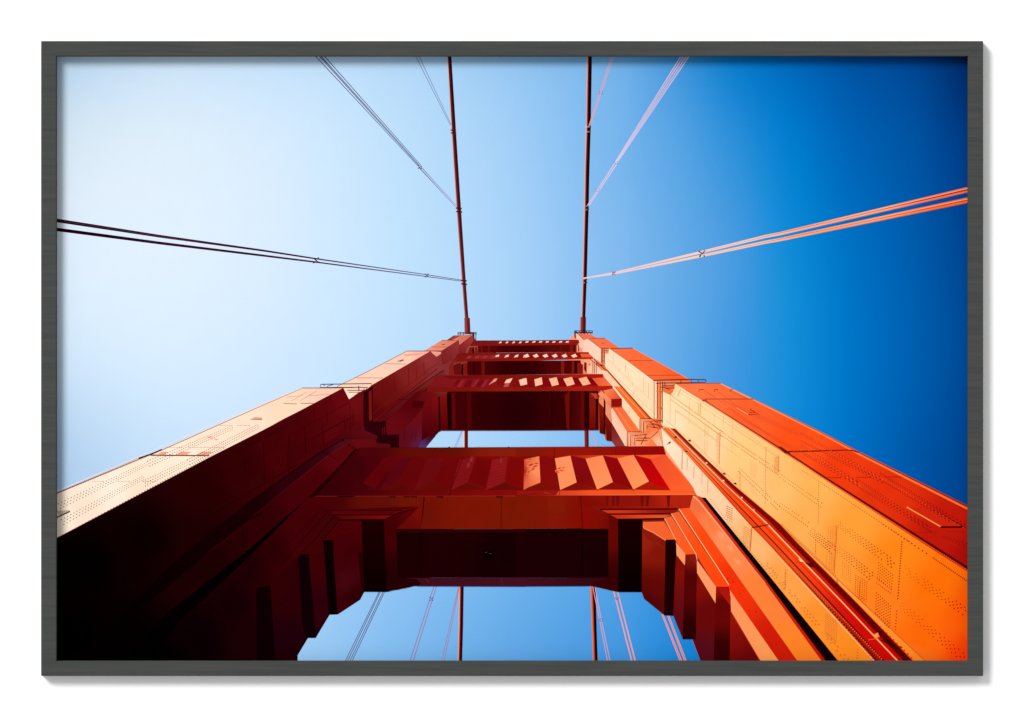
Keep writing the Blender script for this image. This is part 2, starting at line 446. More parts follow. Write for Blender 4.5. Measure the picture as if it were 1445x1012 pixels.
for jx, jy, s_ in ((990.6,358.4,1.0),(866,385.8,.55)):
    for dx, dy in ((-4,-3.4),(3.6,-4),(-3,3.6),(3.2,3),(0,-.4),(-1.8,-2),(2,-1.8),(-2,1.8)):
        W0.line([(jx+dx*s_-1,jy+dy*s_-.4),(jx+dx*s_+1,jy+dy*s_+.4)], 1.5*s_+.3, (80,40,50) if s_ == 1.0 else (140,110,130))
# behind the tower, below
sheet('suspender_rope')
for a, b_ in ((400,52),(412,74),(440,98),(455,120)): R7.line([(a,105),(b_,818)], .95, (92,66,104))
sheet('suspender_rope')
for a, b_ in ((957,712),(983,744)): R7.line([(a,50),(b_,818)], 1.15, (158,112,156))
for dx, dy in ((-14,-14),(14,-12),(-14,14),(12,14),(0,0)): R7.line([(930+dx-7,182+dy),(930+dx+7,182+dy)], 1.1, (74,34,60))
sheet('suspender_rope')
for a, b_ in ((1206,1036),(1214,1060)): R7.line([(a,62),(b_,818)], 1.05, (168,126,168))
sheet('suspender_rope')
for a, m_, b_ in ((262,334,414),(284,352,440)): R8.line([(a,52),(m_,400),(b_,818)], 1.1, (226,160,178))
for dx, dy in ((-12,-10),(10,-16),(-10,8),(14,6)): R8.line([(345+dx-5,400+dy),(345+dx+5,400+dy)], 1.1, (70,50,110))
sheet('suspender_rope')
for a, b_ in ((474,662),(512,697)): R8.line([(a,95),(b_,818)], 1.7, (238,162,164), 2.2)
for dx, dy in ((-14,-6),(14,-6),(-8,8),(8,6)): R8.line([(510+dx-5,178+dy),(510+dx+5,178+dy)], 1.2, (90,40,60))
sheet('suspender_rope')
for a, b_ in ((972,1163),(1026,1209)):
    R8.line([(a,335),(b_,818)], 2.6, (240,164,160), 3.4); R8.line([(a,335),(b_,818)], .6, (204,96,100), .9)
sheet('suspender_rope')
A.line([(487,845),(432,972)], .8, (150,140,190)); A.line([(493,845),(444,972)], .8, (170,160,205))
sheet('suspender_rope')
B.line([(488,838),(535,968)], .9, (196,160,196)); B.line([(500,838),(548,968)], .9, (206,170,200))

# ================================================================== LEFT LEG
sheet('tower_leg')
J_sil = [J.P(p) for p in ((1130,228),(1095,238),(1060,240),(1020,254),(985,255),(945,268),(790,267),(762,320),(610,420),(555,422),(460,580),(408,580),(312,740))]
base = [(79,696),(196,646),(229,634),(370,571),(400,558),(426,547.6),(478,547.6),(575,496),(607,496),(640,473.5),(652,473),(667,472.5),(672.5,482),
        (700,483),(700,607.5),(620,608),(600.4,632),(640,632),(640,760),(600,827)] + J_sil + [(79,934)]
BL = [(660,480,(178,84,76)),(640,500,(130,50,56)),(600,510,(140,52,56)),(560,550,(120,34,44)),(520,590,(92,12,28)),(560,600,(88,8,26)),(600,600,(92,14,40)),(480,570,(92,8,20)),
           (450,620,(70,0,10)),(400,640,(66,0,8)),(340,660,(46,0,4)),(280,690,(34,0,2)),(200,760,(10,0,0)),(120,800,(2,0,0)),(100,900,(0,0,0)),(200,900,(0,0,0)),
           (300,760,(26,0,3)),(340,800,(24,0,2)),(300,860,(10,0,1)),(260,930,(8,0,1)),(380,740,(50,0,7)),(420,700,(58,0,8)),(440,760,(58,2,8)),
           (400,800,(48,0,5)),(380,900,(34,0,6)),(420,860,(44,0,8)),(330,900,(24,0,4)),(480,640,(62,0,14)),(520,700,(66,0,10)),(560,760,(60,0,6))]
ink(base, BL, amp=.10, cell=6)
CL = [Cc.P((a, b_)) + (c,) for a, b_, c in ((540,620,(106,14,26)),(480,560,(100,8,22)),(300,640,(84,2,12)),(100,760,(62,0,8)),(500,800,(84,4,16)),(20,1000,(52,0,6)))]
def blendL(x, y):
    t = max(0, min(1, (x - 402) / 70)); a, b_ = shade(BL, x, y), shade(CL, x, y)
    return tuple(a[k] + (b_[k] - a[k]) * t for k in range(3))
# lit outer faces
ink([(79,696),(196,646.4),(229,634),(370,571),(400,558),(426,547.6),(484.6,547.6),(443,569.8),(400,591.3),(370,608),(295,646),(155,720),(79,760.5)],
    [(80,730,(255,240,220)),(160,690,(255,238,218)),(240,650,(255,236,212)),(320,610,(254,230,204)),(400,575,(252,218,188)),(470,552,(244,204,178)),(240,675,(254,232,206)),(200,700,(254,226,200)),(350,600,(253,226,200)),(120,725,(252,228,204))], amp=.035, cell=5)
stroke([(79,696.5),(196,648),(229,635),(370,572.4),(426,548.4)], 1.3, [(79,696,(120,40,34)),(426,548,(190,110,96))], .8)
stroke([(79,693.6),(196,644.6),(300,599),(370,569)], 1.0, (236,226,224), .5)
stroke([(79,760),(155,720),(295,646),(370,608),(484,548)], .9, (96,30,34), .7)
stroke([(426,547.6),(484.6,547.6)], 1.0, (120,60,60))
Gg.line([(578,583),(650,560),(730,526)], 1.8, (50,14,22))
# seams
Gg.line([(655,562),(1035,566)], 1.3, (110,40,34))
for a, b_ in ((690,770),(815,920),(950,1060)): Gg.poly([(a,562),(a+40,540),(b_,542),(b_-30,562)], (222,164,138))
Gg.line([(1305,330),(1380,332)], 1.0, (130,66,58)); Gg.poly([(1310,330),(1330,316),(1380,318),(1380,330)], (214,160,140))
for q in ((296,617,6,1.6,0),(300,619,5,1.2,-.3),(305,620,5,1.3,.2)): smudge(*q, (254,236,212), (214,140,110))
Cc.line([(0,607),(105,612)], .8, (150,84,70)); Cc.line([(135,607),(235,607)], .9, (150,84,70))
Cc.line([(130,588),(260,510)], .7, (200,140,116)); Cc.line([(60,590),(180,520)], .7, (206,150,126))
Cc.line([(20,560),(150,545)], .7, (206,150,126)); Cc.line([(200,548),(370,535)], .7, (206,150,126))
# ladder shadow at far left
H.line([(42,50),(132,8)], 1.8, (66,8,10))
for k in range(9): H.line([(50+k*9,4+k*-.4),(62+k*8.5,34-k*3.2)], .8, (90,26,22))
rc_ = (104,40,30); rc2 = (166,98,76)
gp = Gg.P
def both(p0, p1, n0=5.2, n1=3.2): rivets(gp(p0), gp(p1), n0, n1, .62, .42, [(*gp((50,900)), rc_), (*gp((1300,350)), rc2)], rows=(-1.9, 1.9, 5.6), stag=True)
both((60,885),(640,610)); both((640,610),(1180,380),4,2.6)
both((80,990),(610,700)); both((610,740),(900,600),4,3.2); both((900,600),(1360,365),3.4,2.4)
rivets(gp((60,1095)), gp((1130,520)), 5.6, 3, .7, .45, (120,44,36)); rivets(gp((50,812)), gp((700,545)), 3, 1.8, .6, .4, (150,84,76))
for y, a, b_ in ((733,280,350),(733,440,525),(733,610,700),(513,760,870),(513,900,1040),(513,1060,1140),(370,1110,1190),(370,1220,1300)):
    rivets(gp((a,y)), gp((b_,y)), 1.9, 1.9, .42, .42, (190,120,96))
rivets(gp((660,566)), gp((1030,568)), 1.7, 1.7, .5, .5, (90,24,20))
# segment 2 and its landing
Cc.poly([(470,487),(600,488),(690,466),(660,492),(590,522),(515,577),(492,530)], [(480,500,(252,222,196)),(660,480,(246,206,180)),(515,570,(255,230,200))])
Cc.poly([(420,478),(970,197),(1156,197),(980,300),(690,468),(600,490)], [(450,475,(252,216,190)),(700,360,(250,208,184)),(900,260,(252,206,182)),(1130,205,(236,178,156))], amp=.04)
Cc.line([(420,476),(640,368),(970,197)], .9, (170,100,92)); Cc.line([(970,197),(1156,197)], .9, (110,50,54))
Cc.line([(690,468),(980,300),(1156,198)], .8, (120,50,52))
Cc.line([(570,408),(780,408)], .9, (196,120,100)); Cc.line([(800,297),(960,299)], .8, (186,110,92))
Cc.poly([(890,278),(935,262),(950,268),(920,280)], (150,80,70)); Cc.poly([(940,225),(1090,212),(1060,228),(950,236)], (226,160,140))
Cc.poly([(1155,200),(1238,204),(1200,228),(1165,250)], (250,206,184)); Cc.line([(1155,197),(1240,197),(1240,245)], .9, (110,46,48))
Cc.line([(1160,208),(1235,208)], .8, (150,76,70))
Cc.poly([(1105,195),(1240,113),(1372,113),(1240,195)], [(1130,190,(226,146,126)),(1340,120,(208,116,100))]); Cc.line([(1240,113),(1372,113)], .7, (140,66,64))
Cc.line([(1160,165),(1290,165)], .7, (160,80,70)); Cc.line([(1105,195),(1240,195)], .7, (150,70,66))
Cc.poly([(1236,146),(1270,140),(1258,150)], (110,44,46))
A.poly([(415,160),(490,122),(572,122),(465,203),(465,162)], [(430,155,(214,120,104)),(560,125,(196,100,86))])
A.line([(335,245),(465,163)], .8, (96,30,40)); A.line([(465,203),(572,124)], .8, (96,30,38)); A.line([(465,163),(467,203)], .8, (120,50,56))
# inner faces of the upper segments
A.poly([(0,395),(255,250),(300,285),(300,380),(20,610),(0,620)], [(255,260,(150,58,62)),(100,430,(132,38,44)),(10,600,(112,22,28))], amp=.08)
A.poly([(335,247),(465,165),(467,260),(425,318),(340,345)], [(460,180,(150,56,60)),(350,330,(122,32,42))], amp=.08)
A.poly([(467,205),(572,125),(580,170),(530,220),(515,262),(467,262)], [(560,140,(160,60,56)),(480,250,(130,36,42))], amp=.05)
A.poly([(255,250),(300,285),(332,262),(332,250)], (228,150,134))
Cc.poly([(690,466),(980,300),(1156,200),(1200,255),(1205,335),(905,580),(700,750)], [(1150,240,(146,52,58)),(1000,360,(126,34,42)),(800,520,(106,16,24)),(700,700,(84,4,12))], amp=.08)
for x0, y0, y1 in ((775,440,610),(980,330,470),(1040,330,420),(1100,290,390),(870,400,520)):
    Cc.line([(x0,y0),(x0+4,y1)], .7, (88,10,20))
Cc.line([(1205,335),(905,575),(735,700)], .8, (80,6,16)); Cc.line([(700,690),(905,520),(1200,300)], .7, (110,22,32))
# landing shaft of railings between segment 1 and 2
Cc.poly([(515,575),(590,522),(625,520),(628,780),(600,820),(490,820),(0,1120),(0,735),(240,612),(470,490),(492,532)],
        blendL, amp=.10)
for pts in (((0,880),(520,600)),((100,960),(560,700)),((0,1000),(480,740))): Cc.line(pts, .8, (58,0,8))
for x0, y0, y1 in ((240,650,740),(340,660,760),(520,610,830),(545,650,780),(40,860,1000),(480,700,820)): Cc.line([(x0,y0),(x0+3,y1)], .8, (56,0,8))
Cc.poly([(628,520),(665,500),(700,470),(700,750),(640,790),(628,780)], (52,0,10))
for x0 in (632,650,668,690): Cc.line([(x0,490),(x0+4,745)], .9, (24,0,6))
Cc.poly([(668,520),(690,505),(694,735),(672,745)], (118,22,28))
Cc.line([(290,475),(292,458),(690,452),(692,480)], 1.1, (74,20,28)); Cc.line([(320,470),(316,458)], 1.0, (74,20,28))
Cc.line([(285,484),(480,482),(660,482),(660,510)], 1.1, (90,34,40)); Cc.line([(590,470),(592,512)], 1.2, (84,20,24))
Cc.line([(500,505),(640,505)], 1.0, (120,60,56)); Cc.line([(510,520),(600,520)], .9, (150,90,80)); Cc.line([(340,475),(400,455)], .8, (84,30,36))
Cc.poly([(628,780),(700,740),(800,745),(800,790),(765,800),(765,860),(905,850),(905,960),(870,950),(840,930),(735,905),(735,860),(640,820)], (44,0,12))
for off in (0, 16, 32): Cc.line([(690+off*.2,748+off),(800-off,748+off),(800-off,860)], 1.0, (20,0,6))
for off in (0, 16, 32, 48): Cc.line([(740,848+off),(905-off*.8,848+off),(905-off*.8,965)], 1.0, (20,0,6))
Cc.poly([(700,750),(905,580),(1260,345),(1260,400),(1040,520),(808,745)], [(800,700,(98,10,24)),(1200,380,(122,40,56)),(1000,540,(104,18,32))], amp=.08)
Cc.line([(735,745),(910,590),(1130,430),(1260,345)], 1.0, (60,2,14)); Cc.line([(808,748),(920,650),(1105,512),(1262,402)], 1.6, (46,0,8)); Cc.poly([(745,750),(912,596),(1130,438),(1256,352),(1256,392),(1100,498),(915,640),(806,742)], [(780,740,(84,8,20)),(900,620,(92,16,26)),(1200,380,(116,40,46))]); Cc.line([(905,578),(1000,576)], .8, (60,4,14))
Cc.poly([(808,745),(1040,520),(1260,400),(1220,440),(1100,500),(1090,650),(905,850),(820,850)], [(850,800,(102,8,26)),(1000,600,(84,2,14)),(1200,440,(112,24,40))], amp=.06)
Cc.poly([(905,850),(1090,655),(1085,900),(1055,962),(908,962)], [(950,900,(92,10,36)),(1070,720,(104,12,32)),(1060,950,(90,30,80))], amp=.12)
for x0 in (950,1010,1040): Cc.line([(x0,820),(x0-3,900)], .7, (60,2,22))
Cc.poly([(1010,590),(1110,510),(1200,510),(1110,590),(1105,660),(1010,640)], [(1020,620,(84,2,12)),(1180,520,(112,18,34))])
Cc.poly([(1010,590),(1108,590),(1105,645),(1010,640)], (66,0,8))
Cc.poly([(1110,590),(1200,525),(1160,640),(1160,880),(1130,920),(1085,900),(1090,640)], [(1150,600,(112,8,24)),(1100,880,(66,0,10))])
Cc.poly([(1165,560),(1215,530),(1215,560),(1222,830),(1195,858),(1160,850)], [(1180,600,(118,14,22)),(1190,840,(70,0,8))])
Cc.poly([(1215,560),(1226,550),(1232,830),(1220,830)], (20,0,2))
Cc.poly([(1226,560),(1250,540),(1285,540),(1290,820),(1234,820)], [(1250,560,(136,24,22)),(1260,820,(82,0,6))])
Cc.poly([(1285,540),(1310,535),(1315,820),(1290,820)], (26,0,2))
Cc.poly([(1310,540),(1330,540),(1332,820),(1315,820)], (84,8,10))
Cc.poly([(1085,900),(1160,852),(1195,860),(1110,962),(1055,962)], [(1100,940,(80,50,110)),(1160,860,(60,4,24))])
# fins at the two upper struts
A.poly([(395,345),(425,318),(425,420),(390,430)], (128,30,32)); A.poly([(425,350),(480,330),(485,420),(428,420)], (100,14,16))
A.poly([(484,345),(498,340),(498,422),(486,422)], (24,0,0)); A.poly([(498,338),(530,330),(530,420),(500,422)], (130,24,20))
A.poly([(530,335),(555,330),(557,420),(530,420)], (46,0,4)); A.poly([(555,330),(572,330),(574,420),(557,420)], (94,14,14))
A.poly([(545,215),(580,208),(585,258),(530,262)], (120,26,28)); A.poly([(568,225),(580,222),(582,256),(568,258)], (40,0,4))
A.poly([(585,215),(605,210),(608,256),(588,258)], (126,24,20))
# dark pier: channel, ledge and fins of segment 1
W0.poly([(350,709),(350,734),(300,775),(235,830),(170,890),(170,870),(248,790),(309,741)], [(350,720,(24,0,4)),(170,880,(2,0,0))], amp=.1)
W0.poly([(350,733.8),(350,776.5),(240,862),(170,934),(90,934),(170,880),(235,830),(300,775)], [(350,755,(38,0,5)),(300,810,(26,0,3)),(170,920,(2,0,0))], amp=.1)
I.poly([(0,500),(450,180),(560,100),(760,0),(850,0),(650,120),(0,640)], [(0,560,(24,0,4)),(400,280,(44,0,12)),(560,150,(50,4,16)),(800,5,(72,14,34))], amp=.1)
I.line([(0,640),(380,330),(650,118),(850,0)], 1.0, [(0,640,(48,0,8)),(700,100,(96,24,34))], .9)
I.line([(0,510),(450,190),(600,90),(760,0)], 1.8, [(0,510,(20,0,2)),(700,30,(30,0,6))], 1.2)
I.poly([(0,640),(650,120),(850,0),(1020,0),(1020,60),(880,70),(480,460),(0,880)], [(100,700,(44,0,6)),(500,380,(66,0,10)),(780,150,(86,4,16)),(950,20,(100,10,22))], amp=.1)
I.line([(560,105),(620,108),(655,125),(700,160)], .9, (40,0,6)); I.poly([(785,28),(810,46),(800,52)], (12,0,4)); I.line([(800,40),(850,80)], .8, (30,0,6))
I.poly([(740,0),(770,8),(758,18)], (16,0,4)); I.poly([(1010,0),(1165,0),(1165,66),(1130,66),(1130,36),(1020,28)], (34,0,8)); I.line([(1180,0),(1182,68)], 1.2, (40,0,10))
I.poly([(0,880),(480,460),(860,75),(870,80),(520,470),(0,940)], (4,0,1))
I.line([(860,76),(740,210),(600,350),(500,450)], 3.4, (44,0,7)); I.line([(850,84),(740,205),(600,345),(500,445)], 1.6, (28,0,4))
W0.poly([(350,776.5),(350,787),(300,834),(250,880),(215,934),(170,934),(240,862)], [(340,790,(3,0,2)),(180,930,(1,0,0))], amp=0)
W0.poly([(435.3,701.8),(443,703),(350,787.5),(349,777)], (4,0,1), amp=0)
for p0, p1 in (((300,655),(470,562)),((250,700),(480,590)),((330,680),(500,600)),((200,745),(330,680)),((380,615),(470,566))):
    rivets(p0, p1, 2.6, 1.8, .42, .34, [(200,740,(14,0,1)),(340,660,(36,0,3)),(480,590,(62,0,9))], rows=(-1.6,1.6), stag=True, skip=.1)
for x, y0, y1 in ((312,650,700),(345,636,668),(372,625,690),(406,640,680),(430,600,640),(268,690,740),(385,660,700),(455,598,628)):
    W0.line([(x,y0),(x+1.5,y1)], .9, [(x,y0,(40,0,4)),(x,y1,(28,0,3))])
for p0, p1 in (((160,790),(330,700)),((280,738),(420,655)),((330,640),(400,604))): W0.line([p0,p1], .8, [(160,790,(8,0,0)),(420,640,(44,0,5))])
H.poly([(600,50),(612,180),(630,330),(624,330),(606,180)], (8,0,1)); H.line([(1250,120),(1255,260)], 1.0, (20,0,2))
H.line([(820,330),(1100,150),(1380,20)], 2.4, (14,0,2)); H.line([(1030,270),(1200,150),(1300,80)], 1.2, (52,0,8))
I.line([(330,0),(335,230)], .8, (52,0,6)); I.line([(110,280),(140,360)], 2.0, (44,0,5)); I.line([(150,20),(330,330)], .5, (60,0,8))
# pier below the strut
W0.poly([(435.3,701.8),(448.7,700),(462,714.2),(464,720),(423,782.7),(420,840),(420,934),(215,934),(250,880),(300,834),(350,787.2)], [(440,706,(64,0,8)),(421,734,(60,0,8)),(386,780,(40,0,5)),(350,800,(28,0,4)),(330,850,(18,0,3)),(425,776,(60,0,8)),(400,800,(50,0,6)),(380,850,(36,0,5)),(360,900,(26,0,5)),(280,900,(9,0,2)),(230,930,(3,0,1)),(410,920,(26,0,8))], amp=.1)
I.line([(640,565),(440,790),(250,1012)], 1.0, (34,0,4)); I.line([(690,600),(560,760),(430,900)], 1.0, (38,0,4)); I.line([(725,640),(600,795)], .9, (24,0,3))
I.line([(560,580),(130,1012)], 1.2, (46,0,6))
I.poly([(410,915),(482,912),(492,1012),(395,1012)], (14,0,3))
I.poly([(482,912),(600,795),(605,1012),(495,1012)], (58,0,7))
I.poly([(725,645),(905,645),(905,660),(740,745),(675,800),(600,800)], [(640,780,(66,0,8)),(880,650,(72,0,8))])
I.poly([(597,800),(675,800),(685,1012),(605,1012)], (14,0,3))
I.poly([(675,800),(760,750),(905,655),(905,1012),(687,1012)], [(700,820,(62,0,8)),(860,950,(54,0,6)),(890,700,(68,0,8))], amp=.06)
I.line([(740,745),(800,735),(905,655)], .7, (84,6,12))
# lower continuation
J.poly([(518,0),(580,0),(607,420),(550,422),(530,240)], (10,0,2), amp=0)
J.poly([(412,15),(518,0),(548,422),(460,580),(420,200)], [(450,60,(54,0,6)),(480,440,(44,0,14)),(460,560,(30,0,10))], amp=.08)
J.poly([(340,24),(412,15),(446,400),(460,580),(405,580),(370,500)], (14,0,5)); J.line([(345,20),(350,90)], 1.4, (6,0,1))
J.poly([(152,200),(340,30),(368,500),(405,580),(312,736),(186,736)], [(200,240,(44,0,6)),(300,300,(40,0,8)),(250,600,(30,0,14)),(300,700,(28,0,6))], amp=.06)
J.poly([(55,240),(152,225),(186,736),(60,736)], (13,0,3))
J.poly([(580,0),(775,0),(790,265),(762,320),(610,420)], [(640,60,(58,0,8)),(660,190,(64,4,20)),(740,300,(44,0,2)),(620,400,(54,0,10))], amp=.06)
J.poly([(745,0),(783,0),(792,266),(775,290)], (38,0,2))

# ================================================================== RIGHT LEG
sheet('tower_leg')
K_sil = [K.P(p) for p in ((712,985),(660,852),(605,852),(548,712),(495,710),(375,612),(360,572),(215,572),(170,562),(120,545),(60,537))]
base = [(812,470),(834,471.5),(841,476),(853.5,477.3),(874.2,491),(891,491.4),(920.7,506.4),(969.5,534),(974,540.8),(1017,541),(1060,562),(1160,611),(1213,639),(1366,715),(1368,934),(980,934)] + K_sil + \
       [(800,826),(800,632),(869.5,632),(863.9,622.7),(854.5,620.8),(852.6,613),(844,606.6),(800,606),(800,482)]
ink(base, [(830,480,(240,150,120)),(870,540,(250,190,150)),(950,640,(250,170,120)),(860,560,(150,40,25)),(900,700,(120,20,12)),(1000,800,(150,30,16)),(1100,850,(240,90,40)),(1300,900,(255,110,10))])
# lower segment: outer (red) face
ink([(953.2,541.4),(1017.1,540.8),(1063,563),(1160,611),(1213,638.8),(1368,715.6),(1368,806),(1312.6,770.5),(1262.7,738.5),(1171.5,679.8),(1130,652),(1106.7,637),(992.6,565)],
    [(970,545,(242,104,68)),(1020,550,(240,96,58)),(1050,590,(240,82,42)),(1130,630,(238,70,24)),(1190,670,(226,52,14)),(1260,700,(214,44,12)),(1330,750,(186,24,10)),(1366,790,(168,16,12))], amp=.07, cell=5)
stroke([(1017,541.6),(1063,564),(1160,613),(1213,641.4),(1368,719)], 1.6, [(1017,541,(252,150,100)),(1200,634,(252,116,54)),(1366,716,(246,110,44))], 3.2)
stroke([(1060,561.6),(1160,610.6),(1213,638.4),(1368,715.0)], .6, (206,50,36), 2.0)
rivets((1215,640.6),(1364,713.6), 1.6, 2.2, .5, .7, (110,20,30))
stroke([(992.6,564.4),(1106.7,636.4),(1130,651.3),(1171.5,678.6),(1262.7,736.6),(1312.6,768.5),(1368,802.5)], .9, [(992,564,(150,50,30)),(1366,802,(96,8,10))], 4.6)
stroke([(992.6,566.2),(1106.7,639),(1171.5,681.4),(1262.7,740.2),(1312.6,772),(1368,807)], .8, [(992,566,(255,190,130)),(1150,668,(236,84,26)),(1366,806,(214,46,8))], 3.0)
rivets((1150,665),(1366,802), 2.2, 3.6, .5, 1.1, (60,0,6)); rivets((1171,680.4),(1366,805), 2.4, 3.6, .4, .8, (214,70,40))
M.line([(160,55),(468,52)], .9, (150,60,50)); M.line([(345,175),(365,160),(690,160)], 1.0, (150,44,26)); M.poly([(338,166),(365,163),(378,174),(352,176)], (150,54,32))
M.line([(905,518),(1157,513)], 1.7, (110,22,16)); N.line([(0,371),(335,362)], 1.5, (84,14,16), 1.3); M.poly([(850,480),(880,485),(945,530),(905,530)], (110,22,16))
N.line([(335,362),(402,380)], 1.6, (100,20,24))
for k in range(3): M.line([(318+k*108,110),(320+k*108,95),(350+k*100,95)], .9, (110,34,26))
for a, b_, c, d in ((350,95,500,200),(440,105,560,190),(230,100,420,200),(520,100,640,155)): M.line([(a,b_),(c,d)], .6, (205,70,44))
M.line([(575,220),(655,266)], 1.2, (255,176,110)); M.line([(655,266),(730,266),(665,228)], 1.3, (130,26,14)); M.line([(660,250),(700,250)], 1.0, (150,40,20))
N.line([(720,750),(960,888)], 1.8, (255,140,60)); N.line([(950,886),(1105,886)], 2.2, (40,0,4)); N.line([(1105,886),(890,765)], 2.0, (44,2,6))
N.poly([(735,752),(885,762),(1095,880),(960,880)], (196,34,14), amp=.06)
Np, Mp, Lp = N.P, M.P, Lc.P
redr = [(1060,580,(206,60,34)),(1366,780,(128,10,12))]
for p0, p1 in (((0,250),(540,555)),((0,300),(560,580)),((540,520),(1120,880)),((560,575),(1000,830))):
    rivets(Np(p0), Np(p1), 2.6, 6.6, .5, .95, redr, rows=(-1.6, 1.6), stag=True)
for p0, p1 in (((0,330),(400,600)),((0,375),(380,590)),((380,560),(880,900)),((400,620),(860,890)),((960,950),(1130,1010))):
    rivets(Np(p0), Np(p1), 3.0, 7.4, .55, 1.0, redr, rows=(-2.2, 2.2), stag=True)
for p0, p1 in (((570,225),(1150,470)),((480,170),(1100,430)),((620,300),(1157,600)),((520,220),(1000,540))):
    rivets(Mp(p0), Mp(p1), 2.0, 3.0, .38, .5, (204,54,26), rows=(-1.2, 1.2), stag=True)
hl = [(1060,580,(255,126,80)),(1366,780,(226,66,36))]
for p0, p1 in (((20,262),(560,567)),((20,345),(400,605)),((560,560),(1120,900))): rivets(Np(p0), Np(p1), 4, 7, .4, .6, hl)
for y, a, b_ in ((550,180,280),(548,385,480),(545,575,680),(922,770,920),(918,1000,1130)): rivets(Np((a,y)), Np((b_,y)), 2.2, 2.6, .6, .7, (150,24,18))
# lower segment: inner (orange) face
edge_in = [(953.2,541.6),(992.6,567),(1106.7,640),(1130,654),(1171.5,682.4),(1262.7,741.6),(1312.6,773.6),(1368,809)]
B0 = [(1290,934),(1181.7,823),(1154.7,797),(1102,740),(1036.2,684.6),(953.2,607),(948,604),(934.5,601)]
ink(edge_in + [(1368,934)] + B0 + [(934.5,548.7),(941,550),(947,556)],
    [(945,560,(255,226,176)),(950,595,(254,226,182)),(990,590,(255,218,160)),(1000,630,(255,214,160)),(1050,640,(255,204,128)),(1100,690,(255,192,110)),(1060,690,(255,196,124)),(1150,690,(255,180,86)),
     (1130,740,(255,174,84)),(1200,740,(255,156,54)),(1180,800,(255,150,56)),(1260,790,(255,122,22)),(1240,850,(255,114,28)),(1320,830,(255,98,6)),(1300,900,(255,90,8)),(1366,860,(252,78,4)),(1366,930,(240,54,6)),(1290,925,(252,98,26))], amp=.04, cell=5)
M.poly([(160,55),(70,90),(75,110),(130,135)], (226,104,70)); M.line([(160,55),(130,130)], .8, (214,140,90)); M.line([(195,95),(175,140)], .8, (190,120,80))
M.poly([(160,58),(200,85),(150,140),(130,135)], (255,214,160))
# plate joints on the orange face
fc = [(950,560,(214,132,78)),(1100,680,(200,84,34)),(1180,740,(190,66,22)),(1340,850,(170,20,2))]
for x, a, b_ in ((125,130,340),(255,180,330),(160,230,340),(425,255,330),(487,275,360),(548,300,420),(545,430,520),(360,330,420)): M.line([(x,a),(x-3,b_)], .6, (232,176,120))
M.line([(330,185),(327,270)], .8, (206,130,80)); M.line([(318,190),(315,265)], .7, (222,150,96))
M.line([(464,385),(457,606)], 1.0, (214,110,56)); M.line([(862,545),(862,662)], 1.0, (220,110,50))
M.line([(130,135),(460,372),(862,665)], .7, (240,184,120)); M.line([(160,235),(300,330),(470,470),(600,560)], .7, (238,184,124))
M.line([(200,100),(350,190),(860,545)], .6, (240,176,112)); M.line([(90,300),(250,430),(560,735),(840,985)], .6, (234,166,104))
Lc.line([(487,8),(478,170),(467,338)], 1.2, (228,74,24)); Lc.line([(100,0),(490,372),(1090,930)], .9, (206,86,30), 1.1)
Lc.poly([(98,6),(488,378),(1082,930),(1015,930),(500,412),(75,20)], [(100,30,(255,186,108)),(1040,920,(255,124,30))])
rv = lambda t0, t1, s0, s1, r0=.5, r1=.9, rows=(0,), st=False, skip=0: rivets(t0, t1, s0, s1, r0, r1, fc, rows, skip, st)
rv(Mp((200,120)), Mp((860,560)), 2.2, 2.8, .35, .45); rv(Mp((960,570)), Mp((1157,700)), 3, 3.2, .45, .6)
rv(Np((10,500)), Np((760,1000)), 3.0, 4.6, .5, .75); rv(Lp((800,0)), Lp((1120,215)), 4.8, 7, .8, 1.0); rv(Lp((1140,228)), Lp((1370,385)), 2.8, 3.2, .8, .9)
for p0, p1, s0, s1 in ((Mp((130,150)),Mp((480,400)),1.8,2.0),(Mp((480,400)),Mp((860,660)),2.2,3.0),(Mp((870,680)),Mp((1150,880)),3.0,3.8),(Mp((590,640)),Mp((860,900)),2.6,3.4),(Mp((870,880)),Mp((1060,1010)),3.2,3.6)): rv(p0, p1, s0, s1, .46, .66, (-2.8, 2.8), True, .08)
for p0, p1, s0, s1 in ((Lp((500,0)),Lp((870,270)),4.0,6.0),(Lp((940,300)),Lp((1365,600)),6.2,7.6)):
    rv(p0, p1, s0, s1, .45, .95, (-5.2, -1.6, 1.6, 5.2), True, .12)
for p0, p1, s0, s1 in ((Lp((480,160)),Lp((720,350)),4.0,5.0),(Lp((300,40)),Lp((470,180)),3.2,4),(Lp((920,550)),Lp((1345,905)),7.0,9.2)):
    rv(p0, p1, s0, s1, .45, .95, (-5.0, -1.4, 1.8, 5.4), True, .15)
rv(Mp((160,240)), Mp((460,460)), 1.8, 2.2, .32, .4); rv(Mp((250,420)), Mp((560,720)), 2, 2.4, .35, .4); rv(Lp((110,-4)), Lp((480,350)), 2.2, 3, .5, .6)
rv(Lp((510,430)), Lp((1080,990)), 5.0, 8.0, .7, .9)
for (x0, y0), (x1, y1), sp in (((775,490),(770,880),2.6),((1135,720),(1130,1010),2.8)): rv(Mp((x0,y0)), Mp((x1,y1)), sp, sp+.3, .5, .5)
rv(Lp((928,120)), Lp((900,515)), 3.2, 4.2, .85, .9); rv(Lp((893,590)), Lp((884,720)), 4.4, 4.4, .8, .8); rv(Lp((343,110)), Lp((340,205)), 3.0, 3.0, .6, .6)
